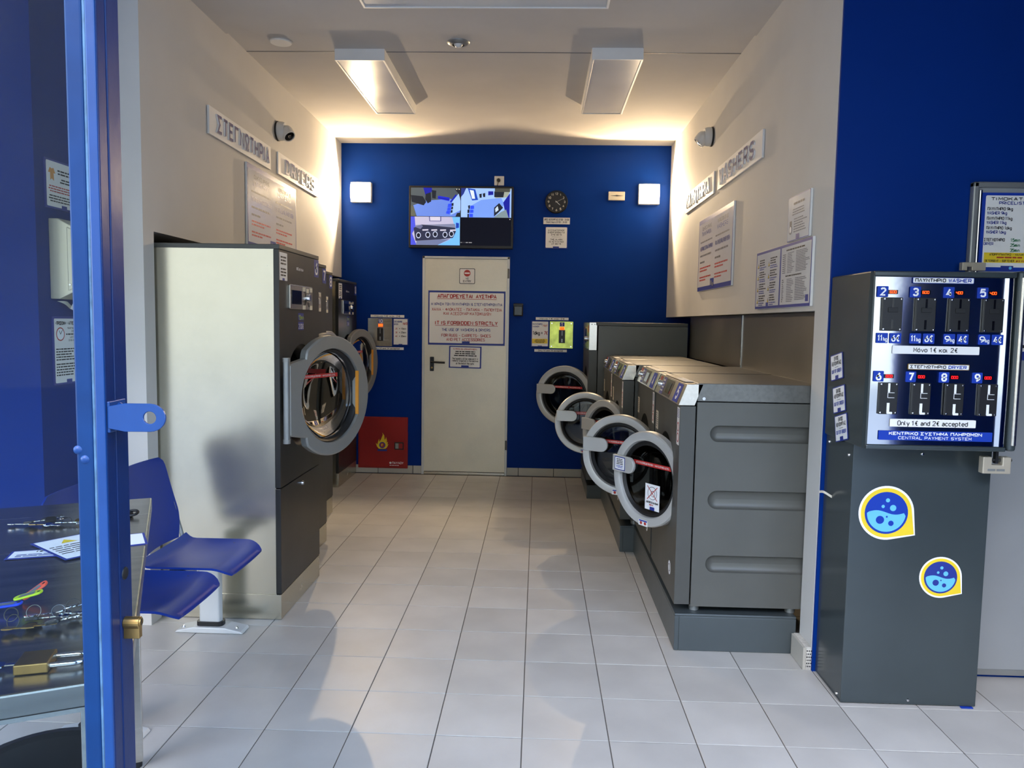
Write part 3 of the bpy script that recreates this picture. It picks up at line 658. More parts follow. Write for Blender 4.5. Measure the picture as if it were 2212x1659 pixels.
def coin_set(x0, x1, z0, z1, plate_mat, num, name_l, lx0, lx1, lines, strips, side):
    c = thing('coin_slot', name_l[0], 'coin slot', ((x0 + x1) / 2, YB, z0))
    obj('plate', MB().box(x0, x1, YB - 0.006, YB, z0, z1), plate_mat, c, keep=1, bev=0.001)
    xm = (x0 + x1) / 2 + 0.006
    for a in (x0 + 0.018, x1 - 0.018):
        for b in (z0 + 0.018, z1 - 0.018): obj('screw', MB().cyl((a, YB - 0.009, b), 0.006, 0.004, 10, 'y'), 'chrome', c, keep=1)
    obj('acceptor', MB().box(xm - 0.029, xm + 0.029, YB - 0.026, YB - 0.005, z0 + 0.05, z0 + 0.172), 'black_plastic', c, keep=1, bev=0.003)
    obj('coin_slit', MB().box(xm - 0.003, xm + 0.003, YB - 0.0275, YB - 0.025, z0 + 0.120, z0 + 0.165), 'frame_grey', c, keep=1); obj('coin_return', MB().box(xm - 0.006, xm + 0.006, YB - 0.0275, YB - 0.025, z0 + 0.058, z0 + 0.090), 'frame_grey', c, keep=1)
    obj('readout', MB().box(xm - 0.020, xm + 0.020, YB - 0.012, YB - 0.005, z1 - 0.078, z1 - 0.052), 'led_amber', c, keep=1)
    patch(c, 'number_label', [rc(xm - 0.022, z1 - 0.046, xm + 0.022, z1 - 0.008)], 'print_blue', 0, rot=FR, loc=(0, YB - 0.0065, 0), keep=1)
    text(c, num, (xm - 0.020, z1 - 0.044, xm + 0.020, z1 - 0.010), 'print_white', 0.17, rot=FR, loc=(0, YB - 0.0065, 0), z=0.0006, keep=1)
    b = board('price_card', name_l[1], 'sign', (lx0, YB - 0.004, z0 + 0.012), BX, lx1 - lx0, z1 - z0 - 0.010, 0.003, 'print_blue', 'price cards by the coin slots')
    W, H = lx1 - lx0, z1 - z0 - 0.010
    patch(b, 'face', [rrect(0.008, 0.006, W - 0.008, H - 0.006, 0.004)], 'paper', 0.0004)
    for (t_, a, y_, x_, h_, col) in lines: text(b, t_, (a * W, y_ * H, x_ * W, (y_ + h_) * H), col, 0.16, align='fit' if len(t_) > 3 else 'l')
    if side == 'R': patch(b, 'yellow_panel', [rc(0.05 * W, 0.13 * H, 0.93 * W, 0.31 * H)], 'print_yellow', 0.0008); bars(b, (0.12 * W, 0.15 * H, 0.88 * W, 0.29 * H), 3, 'print_black', 0.45, align='c', z=0.0012)
    patch(b, 'logo', [rc(0.38 * W, 0.0, 0.62 * W, 0.045 * H)], 'print_blue', 0.0012)
    for (t_, a, b2, zz, lab) in strips:
        s_ = board('coin_strip', lab, 'sign', (a, YB - 0.003, zz), BX, b2 - a, 0.024, 0.002, 'paper', 'white strips by the coin slots'); text(s_, t_, (0.12 * (b2 - a), 0.004, 0.88 * (b2 - a), 0.020), 'print_black', 0.15, align='fit')
coin_set(-1.606, -1.377, 1.211, 1.473, 'stainless', '10', ('square steel coin plate numbered 10 above the fire cabinet', 'white dryer price card right of the coin plate numbered 10'), -1.369, -1.223,
    [('ΣΤΕΓΝΩΤΗΡΙΟ', .07, .84, .60, .07, 'print_blue'), ('DRYER', .07, .75, .34, .06, 'print_blue'), ('Νο10', .64, .76, .94, .10, 'print_red'), ('2€', .16, .58, .3, .07, 'print_red'), ('> 15min', .40, .58, .86, .07, 'print_black'), ('3€', .16, .44, .3, .07, 'print_red'), ('> 25min', .40, .44, .86, .07, 'print_black'), ('4€', .16, .30, .3, .07, 'print_red'), ('> 35min', .40, .30, .86, .07, 'print_black')],
    [('Μόνο 1€ και 2€', -1.58, -1.262, 1.482, 'white strip above the coin plate numbered 10'), ('Only 1€ and 2€ accepted', -1.585, -1.266, 1.178, 'white strip below the coin plate numbered 10')], 'L')
coin_set(0.107, 0.324, 1.219, 1.470, 'film_green', '1', ('yellow green coin plate numbered 1 beside the tall washer', 'white washer price card left of the yellow green coin plate'), -0.066, 0.099,
    [('ΠΛΥΝΤΗΡΙΟ', .07, .84, .62, .07, 'print_blue'), ('WASHER', .07, .75, .44, .06, 'print_blue'), ('Νο1', .66, .78, .92, .09, 'print_red'), ('16kg =', .08, .46, .66, .15, 'print_black'), ('7€', .72, .46, .94, .15, 'print_red')],
    [('Μόνο 1€ και 2€', -0.026, 0.280, 1.482, 'white strip above the yellow green coin plate'), ('Only 1€ and 2€ accepted', -0.034, 0.270, 1.184, 'white strip below the yellow green coin plate')], 'R')

# ------------------------------------------------------------------ signs on the side walls
RX = (0, -1, 0)                                        # right-hand direction when facing the right wall
LX = Vector((-0.01524, 1, 0)).normalized()             # and when facing the left wall
def letter_sign(word, label, origin, right, w_, m0, m1):
    b = board('name_sign', label, 'sign', origin, right, w_, 0.150, 0.012, 'paper', 'raised letter signs on the side walls', bev=0.001)
    lays, wid = lay(word, 4.6); h = 0.100; t = 0.0160; sy = (h - t) / 12; sx = (w_ - m0 - m1 - t) / wid
    for ch, gx in lays:                                  # thick white letters with a blue face
        mb = MB()
        for st in G[ch]:
            pts = [(m0 + t / 2 + (gx + a) * sx, 0.025 + t / 2 + c * sy) for a, c in st]
            mb.cur = 0; ribbon(mb, pts, t, 0.0121, 0.0085); mb.cur = 1; ribbon(mb, pts, t, 0.0208, 0)
        obj('letter', mb, ['paper', 'letter_blue'], b, fix=False)
    return b
letter_sign('ΣΤΕΓΝΩΤΗΡΙΑ', 'white sign with raised blue Greek letters above the nearest dryer', (xl(4.18) + 0.002, 4.18, 2.447), LX, 1.0, 0.09, 0.05)
letter_sign('DRYERS', 'white sign with raised blue letters DRYERS on the left wall', (xl(5.335) + 0.002, 5.335, 2.452), LX, 1.01, 0.14, 0.13)
letter_sign('WASHERS', 'white sign with raised blue letters WASHERS on the right wall', (XR - 0.001, 5.232, 2.352), RX, 1.02, 0.07, 0.13)
letter_sign('ΠΛΥΝΤΗΡΙΑ', 'white sign with raised Greek letters near the right wall lamp', (XR - 0.001, 6.35, 2.352), RX, 1.0, 0.07, 0.10)

def poster(label, origin, right, w_, h, left, rgt):
    b = board('instruction_poster', label, 'poster', origin, right, w_, h, 0.012, 'paper', 'large instruction posters', bev=0.001)
    patch(b, 'border', [rc(0.001, 0.001, w_ - 0.001, h - 0.001)], 'print_blue', 0.0003)
    patch(b, 'face', [rc(0.012, 0.030, w_ - 0.012, h - 0.030)], 'paper_gloss', 0.0006)
    for k, (t1, t2, big) in enumerate((left, rgt)):
        a = 0.07 * w_ + k * 0.47 * w_; e = a + 0.39 * w_
        text(b, t1, (a + .05, h * .84, e - .05, h * .89), 'print_grey', 0.16, align='fit'); text(b, t2, (a + .04, h * .76, e - .06, h * .82), 'print_blue', 0.16, align='fit')
        bars(b, (a, h * .66, e, h * .70), 1, 'print_grey', 0.5, lens=[.95]); text(b, big, (a, h * .56, e, h * .62), 'print_blue', 0.15, align='fit')
        bars(b, (a, h * .47, e, h * .51), 1, 'print_grey', 0.6, lens=[.9]); bars(b, (a, h * .38, e, h * .42), 1, 'print_grey', 0.6, lens=[.4])
        bars(b, (a, h * .26, e, h * .34), 2, 'print_red', 0.5, lens=[.9, .6]); bars(b, (a, h * .13, e, h * .21), 2, 'print_red', 0.5, lens=[.92, .5])
    patch(b, 'logo', [rc(0.42 * w_, 0.012, 0.53 * w_, 0.075)], 'print_blue', 0.0014); patch(b, 'logo_mark', [rc(0.435 * w_, 0.03, 0.47 * w_, 0.06), rc(0.48 * w_, 0.022, 0.515 * w_, 0.045)], 'frame_grey', 0.0018)
    return b
poster('large blue bordered instruction poster on the right wall under the raised letter signs', (XR - 0.001, 5.765, 1.702), RX, 1.0, 0.512, ('ΟΔΗΓΙΕΣ ΧΡΗΣΗΣ', 'ΠΛΥΝΤΗΡΙΩΝ', 'ΚΕΝΤΡΙΚΟ ΣΥΣΤΗΜΑ ΠΛΗΡΩΜΩΝ'), ('INSTRUCTIONS OF USE', 'WASHERS', 'PAY AT THE CENTRAL PAYMENT SYSTEM'))
poster('large glossy instruction poster on the left wall behind the dryers', (xl(4.735) + 0.002, 4.735, 1.90), LX, 1.0, 0.512, ('ΟΔΗΓΙΕΣ ΧΡΗΣΗΣ', 'ΣΤΕΓΝΩΤΗΡΙΩΝ', 'ΚΕΝΤΡΙΚΟ ΣΥΣΤΗΜΑ ΠΛΗΡΩΜΩΝ'), ('INSTRUCTIONS OF USE', 'DRYERS', 'PAY AT THE CENTRAL PAYMENT SYSTEM'))
p2 = board('notice_board', 'small white notice with a cartoon corner above the table of faults on the right wall', 'sign', (XR - 0.001, 3.73, 1.852), RX, 0.297, 0.207, 0.010, 'paper', bev=0.001); patch(p2, 'border', [rc(.001, .001, .296, .206)], 'print_blue', .0003)
p2['label'] = 'small white landscape notice highest on the right wall beside the blue wall edge'
patch(p2, 'face', [rrect(0.004, 0.005, 0.293, 0.203, 0.006)], 'paper_gloss', 0.0006)
bars(p2, (0.05, 0.160, 0.25, 0.180), 1, 'print_grey', .5, align='c'); bars(p2, (0.03, 0.115, 0.26, 0.15), 3, 'print_grey', .4, align='c'); bars(p2, (0.09, 0.035, 0.28, 0.105), 6, 'print_grey', .4)
patch(p2, 'picture', [disc(0.045, 0.055, 0.022), rc(0.030, 0.075, 0.060, 0.095)], 'print_grey', 0.001); patch(p2, 'picture_centre', [disc(0.045, 0.055, 0.015)], 'paper', 0.0014); patch(p2, 'logo', [rc(0.125, 0.004, 0.170, 0.028)], 'print_blue', 0.0014)
p3 = board('fault_chart', 'wide white chart in blue frame lowest on the right wall', 'sign', (XR - 0.001, 4.222, 1.546), RX, 0.845, 0.300, 0.012, 'paper', bev=0.001); patch(p3, 'border', [rc(.001, .001, .844, .299)], 'print_blue', .0003)
patch(p3, 'face', [rrect(0.012, 0.014, 0.405, 0.286, 0.004)], 'paper_gloss', 0.0006, label='left half with warning triangles'); patch(p3, 'face', [rrect(0.425, 0.014, 0.835, 0.286, 0.004)], 'paper_gloss', 0.0006, label='right half with a dense table')
for k in range(2):
    for r_ in range(4):
        x_, y_ = 0.03 + k * 0.185, 0.215 - r_ * 0.062
        patch(p3, 'warning_triangle', [[(x_, y_), (x_ + 0.026, y_), (x_ + 0.013, y_ + 0.026)]], 'print_black', 0.001); patch(p3, 'triangle_fill', [[(x_ + 0.005, y_ + 0.003), (x_ + 0.021, y_ + 0.003), (x_ + 0.013, y_ + 0.020)]], 'print_yellow', 0.0013)
        bars(p3, (x_ + 0.036, y_ + 0.008, x_ + 0.160, y_ + 0.044), 3, 'print_black', .5); bars(p3, (x_ + 0.036, y_ - 0.014, x_ + 0.155, y_ + 0.006), 2, 'print_blue', .5)
bars(p3, (0.50, 0.262, 0.76, 0.276), 1, 'print_black', .5, lens=[1]); bars(p3, (0.45, 0.160, 0.54, 0.255), 10, 'print_black', .32, lens=[.5]); bars(p3, (0.52, 0.160, 0.62, 0.258), 13, 'print_grey', .4); bars(p3, (0.64, 0.160, 0.82, 0.258), 14, 'print_grey', .45)
bars(p3, (0.50, 0.142, 0.72, 0.154), 1, 'print_black', .5, lens=[1]); bars(p3, (0.52, 0.024, 0.62, 0.136), 14, 'print_grey', .4); bars(p3, (0.64, 0.030, 0.80, 0.136), 14, 'print_grey', .45); bars(p3, (0.45, 0.024, 0.48, 0.136), 12, 'print_black', .4)
patch(p3, 'logo', [rc(0.20, 0.006, 0.24, 0.032)], 'print_blue', 0.0015); patch(p3, 'logo', [rc(0.785, 0.022, 0.822, 0.052)], 'print_blue', 0.0015)

# ------------------------------------------------------------------ turret cameras on the side walls
def turret(loc, sx, aim, label):
    t_ = thing('security_camera', label, 'camera', loc, 0, 'turret security cameras')
    obj('gasket', MB().lathe([(0, 0), (0.056, 0), (0.056, sx * 0.010), (0.05, sx * 0.010)], 28, (0, 0, 0), 'x'), 'black_plastic', t_, smooth=40)
    obj('base', MB().lathe([(0.052, sx * 0.008), (0.054, sx * 0.014), (0.053, sx * 0.034), (0.047, sx * 0.048), (0.0, sx * 0.052)], 28, (0, 0, 0), 'x'), 'camera_white', t_, smooth=40)
    t_.scale = (1.2, 1.2, 1.2)
    R_ = Vector((0, 0, 1)).rotation_difference(Vector(aim)).to_euler(); c_ = (sx * 0.052, 0, -0.006)
    e = obj('eyeball', MB().lathe([(0, -0.040), (0.022, -0.034), (0.038, -0.014), (0.041, 0.004), (0.038, 0.024), (0.035, 0.040), (0.031, 0.041), (0.030, 0.037), (0, 0.037)], 28), 'camera_white', t_, loc=c_, rot=R_, smooth=35)
    obj('lens_window', MB().lathe([(0, 0.0385), (0.027, 0.0385), (0.0295, 0.0375)], 24), 'black_gloss', e, smooth=30); obj('lens', MB().lathe([(0, 0.043), (0.009, 0.042), (0.0105, 0.038)], 16), 'chrome', e, smooth=40)
turret((xl(5.36), 5.36, 2.745), 1, (0.62, -0.35, -0.70), 'white turret camera on the left wall above the Greek sign')
turret((XR, 5.50, 2.764), -1, (-0.70, 0.10, -0.70), 'white turret camera on the right wall above the WASHERS sign')

# ------------------------------------------------------------------ ceiling fittings
def ceiling_panel(x0, x1, y0, y1, zt, label):
    t_ = thing('ceiling_light', label, 'ceiling light', ((x0 + x1) / 2, (y0 + y1) / 2, zt - 0.068), 0, 'unlit panel lights on the ceiling')
    z0 = zt - 0.068
    for a in ((x0, x1, y0, y0 + 0.012), (x0, x1, y1 - 0.012, y1), (x0, x0 + 0.012, y0 + 0.012, y1 - 0.012), (x1 - 0.012, x1, y0 + 0.012, y1 - 0.012)):
        obj('frame', MB().box(*a, z0, zt), 'white_plastic', t_, keep=1, bev=0.0015)
    obj('diffuser', MB().box(x0 + 0.012, x1 - 0.012, y0 + 0.012, y1 - 0.012, z0 + 0.004, z0 + 0.012), 'opal', t_, keep=1)
ceiling_panel(-1.262, -0.958, 4.735, 5.935, ZC, 'long unlit ceiling panel light over the dryers'); ceiling_panel(0.288, 0.592, 4.70, 5.90, ZC, 'long unlit ceiling panel light over the washers')
ceiling_panel(-0.90, 0.315, 3.62, 3.93, 3.070, 'unlit ceiling panel light set crosswise nearest the shop front')
sd = thing('ceiling_disc', 'flat white round plate on the ceiling left of the dryers light', 'ceiling plate', (-1.55, 4.62, ZC - 0.012))
obj('cover', MB().lathe([(0, -0.012), (0.060, -0.011), (0.064, -0.006), (0.064, 0)], 28, (-1.55, 4.62, ZC)), 'white_plastic', sd, keep=1, smooth=35); obj('rim', MB().lathe([(0.064, -0.004), (0.069, -0.003), (0.069, 0), (0.064, 0)], 28, (-1.55, 4.62, ZC)), 'ceiling_white', sd, keep=1, smooth=35)
sp_ = thing('spotlight', 'recessed chrome spotlight in the middle of the ceiling', 'spotlight', (-0.500, 4.625, ZC - 0.03))
obj('rim', MB().lathe([(0.036, -0.016), (0.052, -0.012), (0.066, -0.004), (0.068, 0), (0.036, 0)], 28, (-0.5, 4.625, ZC)), 'frame_grey', sp_, keep=1, smooth=35); obj('bulb', MB().lathe([(0, -0.030), (0.018, -0.026), (0.027, -0.014), (0.029, 0)], 20, (-0.5, 4.625, ZC)), 'opal', sp_, keep=1, smooth=50); obj('collar', MB().lathe([(0.028, -0.006), (0.038, -0.014), (0.038, -0.002)], 24, (-0.5, 4.625, ZC)), 'steel_dark', sp_, keep=1, smooth=40)

# ------------------------------------------------------------------ machines (built facing local -y, x to the right, z up)
def holed(mb, x0, x1, z0, z1, cx, cz, r, y0, y1, n=48):      # plate with a round hole
    ang = [2 * PI * i / n for i in range(n)]; outer = []
    for a in ang:
        c_, s_ = math.cos(a), math.sin(a)
        k = min((x1 - cx) / c_ if c_ > 1e-9 else 1e9, (x0 - cx) / c_ if c_ < -1e-9 else 1e9, (z1 - cz) / s_ if s_ > 1e-9 else 1e9, (z0 - cz) / s_ if s_ < -1e-9 else 1e9)
        outer.append((cx + k * c_, cz + k * s_))
    for (X, Z) in ((x0, z0), (x1, z0), (x1, z1), (x0, z1)):    # snap the nearest ray to each corner
        i = min(range(n), key=lambda q_: (outer[q_][0] - X) ** 2 + (outer[q_][1] - Z) ** 2); outer[i] = (X, Z)
    inner = [(cx + r * math.cos(a), cz + r * math.sin(a)) for a in ang]
    vs = [(p[0], y0, p[1]) for p in outer] + [(p[0], y0, p[1]) for p in inner] + [(p[0], y1, p[1]) for p in outer] + [(p[0], y1, p[1]) for p in inner]
    fs = []
    for i in range(n):
        j = (i + 1) % n
        fs += [(i, j, n + j, n + i), (2 * n + j, 2 * n + i, 3 * n + i, 3 * n + j), (n + i, n + j, 3 * n + j, 3 * n + i), (j, i, 2 * n + i, 2 * n + j)]
    return mb.add(vs, fs)
def red_strip(door, cx, z0, L, yy):
    patch(door, 'level_strip', [rc(cx - L / 2, z0, cx + L / 2, z0 + 0.020)], 'strip_red', 0, rot=FR, loc=(0, yy, 0), label='red strip marking the highest clothes level')
    text(door, 'ΜΕΓΙΣΤΟ ΕΠΙΠΕΔΟ ΡΟΥΧΩΝ - MAX CLOTHES LEVEL', (cx - L * .44, z0 + .0055, cx + L * .44, z0 + .0145), 'paper', 0.15, rot=FR, loc=(0, yy, 0), z=0.0006, align='fit')

def make_dryer(label):
    W, H, D = 0.648, 1.80, 0.66
    t_ = thing('tumble_dryer', label, 'dryer', (0, 0, 0), 0, 'tumble dryers along the left wall')
    obj('side_panel', MB().box(0.004, 0.010, 0.024, D, 0.122, H - 0.020), 'galvanised', t_, bev=0.001, seg=1); obj('side_panel', MB().box(W - 0.010, W - 0.004, 0.024, D, 0.122, H - 0.020), 'galvanised', t_, bev=0.001, seg=1)
    obj('base_plate', MB().box(0.0, W, 0.002, D - 0.01, 0.002, 0.124), 'galvanised', t_, bev=0.0015)
    obj('back_panel', MB().box(0.010, W - 0.010, D - 0.01, D - 0.002, 0.124, H - 0.02), 'galvanised', t_)
    obj('top_cover', MB().box(0.0, W, -0.002, D, H - 0.022, H), 'machine_grey', t_, bev=0.003)
    cx, cz = W / 2 + 0.012, 1.065
    mb = MB(); holed(mb, 0.0, W, 0.648, H - 0.024, cx, cz, 0.262, 0.0, 0.026); fp = obj('front_panel', mb, 'front_dark', t_, smooth=30)
    ld = obj('lower_door', MB().box(0.0, W, 0.0, 0.026, 0.128, 0.642), 'front_dark', t_, bev=0.002); obj('door_lock', MB().lathe([(0, -0.012), (0.010, -0.012), (0.013, -0.004), (0.013, 0.0)], 16, (W / 2, 0, 0.606), 'y'), 'chrome', ld, smooth=40)
    obj('drum', MB().lathe([(0.262, 0.026), (0.268, 0.05), (0.285, 0.06), (0.285, D - 0.06), (0, D - 0.06)], 40, (cx, 0, cz), 'y'), 'drum_dark', t_, smooth=40)
    obj('lint_collar', MB().lathe([(0.262, 0.004), (0.250, 0.008), (0.236, 0.03), (0.232, 0.07)], 48, (cx, 0, cz), 'y'), 'rubber', t_, smooth=40)
    # control panel
    cp = obj('control_panel', MB().prism(rrect(0.130, 1.502, 0.500, 1.622, 0.006), -0.010, 0.001, 'y'), 'stainless', t_, bev=0.002)
    obj('display', MB().box(0.152, 0.305, -0.0125, -0.009, 1.527, 1.595), 'black_gloss', cp); obj('knob', MB().lathe([(0, -0.030), (0.018, -0.030), (0.021, -0.026), (0.023, -0.009)], 24, (0.400, 0, 1.562), 'y'), 'chrome', cp, smooth=35)
    obj('dial_cross', MB().prism([(0.352, 1.520), (0.366, 1.516), (0.400, 1.55), (0.434, 1.516), (0.448, 1.520), (0.416, 1.562), (0.448, 1.604), (0.434, 1.608), (0.400, 1.575), (0.366, 1.608), (0.352, 1.604), (0.384, 1.562)], -0.0115, -0.0095, 'y'), 'steel_dark', cp)
    for a, b in ((0.350, 1.606), (0.470, 1.606), (0.410, 1.600), (0.350, 1.514), (0.470, 1.514)):
        obj('button', MB().box(a - 0.019, a + 0.019, -0.0125, -0.009, b - 0.012, b + 0.010), 'cream_plastic', cp, bev=0.002)
    wn = patch(t_, 'warning_sticker', [rrect(0.006, 1.635, 0.118, 1.766, 0.004)], 'paper', 0, rot=FR, loc=(0, -0.0006, 0))
    bars(t_, (0.020, 1.706, 0.104, 1.752), 3, 'print_black', .5, rot=FR, loc=(0, -0.0006, 0), z=.0006, align='c', lens=[.95, .9, .95]); bars(t_, (0.020, 1.652, 0.104, 1.696), 3, 'print_black', .5, rot=FR, loc=(0, -0.0006, 0), z=.0006, align='c', lens=[.9, .95, .95]); patch(t_, 'sticker_logo', [rc(.046, 1.635, .078, 1.646)], 'print_blue', .0006, rot=FR, loc=(0, -0.0006, 0))
    patch(t_, 'emblem', [rc(0.262, 1.698, 0.276, 1.712)], 'print_white', 0, rot=FR, loc=(0, -0.0006, 0)); text(t_, 'Electrolux', (0.282, 1.697, 0.372, 1.713), 'print_white', .15, rot=FR, loc=(0, -0.0006, 0), z=0, align='fit')
    patch(t_, 'price_label', [rc(0.282, 1.447, 0.372, 1.484)], 'print_blue', 0, rot=FR, loc=(0, -0.0006, 0)); text(t_, '15min', (0.287, 1.450, 0.368, 1.474), 'tag_green', .13, rot=FR, loc=(0, -0.0006, 0), z=.0006)
    patch(t_, 'price_label', [rc(0.282, 1.398, 0.372, 1.440)], 'print_blue', 0, rot=FR, loc=(0, -0.0006, 0)); text(t_, '2.00€', (0.287, 1.404, 0.368, 1.430), 'print_white', .13, rot=FR, loc=(0, -0.0006, 0), z=.0006)
    patch(t_, 'number_label', [rc(0.562, 1.682, 0.646, 1.776)], 'print_blue', 0, rot=FR, loc=(0, -0.0006, 0))
    # door: ring with a flat hinge block, hinge axis at its origin
    mb = MB(); cxd, R, r = 0.335, 0.308, 0.242; n = 64; fr = []; inn = []
    for i in range(n):
        a = 2 * PI * i / n; x_, z_ = R * math.cos(a), R * math.sin(a)
        if x_ < -0.20: x_ = -0.20 - (abs(x_) - 0.20) * 0.2 if abs(z_) > 0.195 else -0.328; 
        fr.append((cxd + x_, z_))
        xi, zi = r * math.cos(a), r * math.sin(a)
        if abs(zi) < 0.118 and xi > 0: xi = 0.213
        inn.append((cxd + xi, zi))
    o_ = [(p[0], -0.030, p[1]) for p in fr]; ob_ = [(p[0], 0.002, p[1]) for p in fr]; bevel = [((p[0] - cxd) * .975 + cxd, -0.038, p[1] * .975) for p in fr]
    ii = [(p[0], -0.036, p[1]) for p in inn]; ib = [(p[0], 0.002, p[1]) for p in inn]
    vs = o_ + ob_ + bevel + ii + ib; fs = []
    for i in range(n):
        j = (i + 1) % n
        fs += [(i, j, n + j, n + i), (2 * n + i, 2 * n + j, j, i), (3 * n + i, 3 * n + j, 2 * n + j, 2 * n + i), (4 * n + i, 4 * n + j, 3 * n + j, 3 * n + i), (n + i, n + j, 4 * n + j, 4 * n + i)]
    dr = obj('door', mb.add(vs, fs), 'ring_dark', t_, loc=(0.024, -0.004, cz), smooth=28)
    obj('hinge_bar', MB().cyl((0.004, -0.022, -0.185), 0.016, 0.37, 16), 'frame_grey', dr, smooth=40)
    for z_ in (-0.205, 0.185): obj('hinge_cap', MB().cyl((0.004, -0.022, z_), 0.018, 0.020, 16), 'ring_dark', dr, smooth=40)
    obj('gasket', MB().lathe([(0.248, 0.001), (0.238, -0.020), (0.229, -0.016), (0.222, 0.0), (0.229, 0.022), (0.242, 0.026), (0.248, 0.012)], 56, (cxd, 0, 0), 'y'), 'rubber', dr, smooth=50)
    obj('glass', MB().lathe([(0.230, 0.006), (0.220, 0.030), (0.16, 0.052), (0.08, 0.060), (0.0, 0.062)], 48, (cxd, 0, 0), 'y'), 'door_glass', dr, smooth=60)
    obj('inner_rim', MB().lathe([(0.229, 0.022), (0.226, 0.034), (0.219, 0.034), (0.221, 0.020)], 56, (cxd, 0, 0), 'y'), 'chrome', dr, smooth=50)
    obj('handle_strip', MB().box(cxd + 0.209, cxd + 0.216, -0.0375, -0.020, -0.117, 0.117), 'strip_orange', dr)
    red_strip(dr, cxd - 0.045, 0.092, 0.285, 0.012)
    return t_
DRY = make_dryer('nearest tall dryer numbered 6, its round door ajar')
def number_dryer(t_, n_, op):
    text(t_, n_, (0.577, 1.694, 0.631, 1.764), 'print_white', .17, rot=FR, loc=(0, -0.0006, 0), z=.0006)
    for c in t_.children:
        if c.name.split('.')[0] == 'door': c.rotation_euler = (0, 0, -math.radians(op))
DRY.location = (-1.215, 3.568, 0); DRY.rotation_euler = (0, 0, PI / 2)
for n_, x_, y_, op, lab in (('7', -1.367, 4.263, 11, 'tall dryer numbered 7, second from the shop front'), ('8', -1.53, 5.015, 4, 'tall dryer numbered 8, third from the shop front'), ('9', -1.745, 5.765, 0, 'dryer set back between dryer 8 and the far dryer numbered 10'), ('10', -1.705, 6.505, 15, 'far tall dryer numbered 10 next to the blue wall, door ajar')):
    t_ = dup(DRY, (x_, y_, 0), PI / 2, lab); number_dryer(t_, n_, op)
number_dryer(DRY, '6', 23)

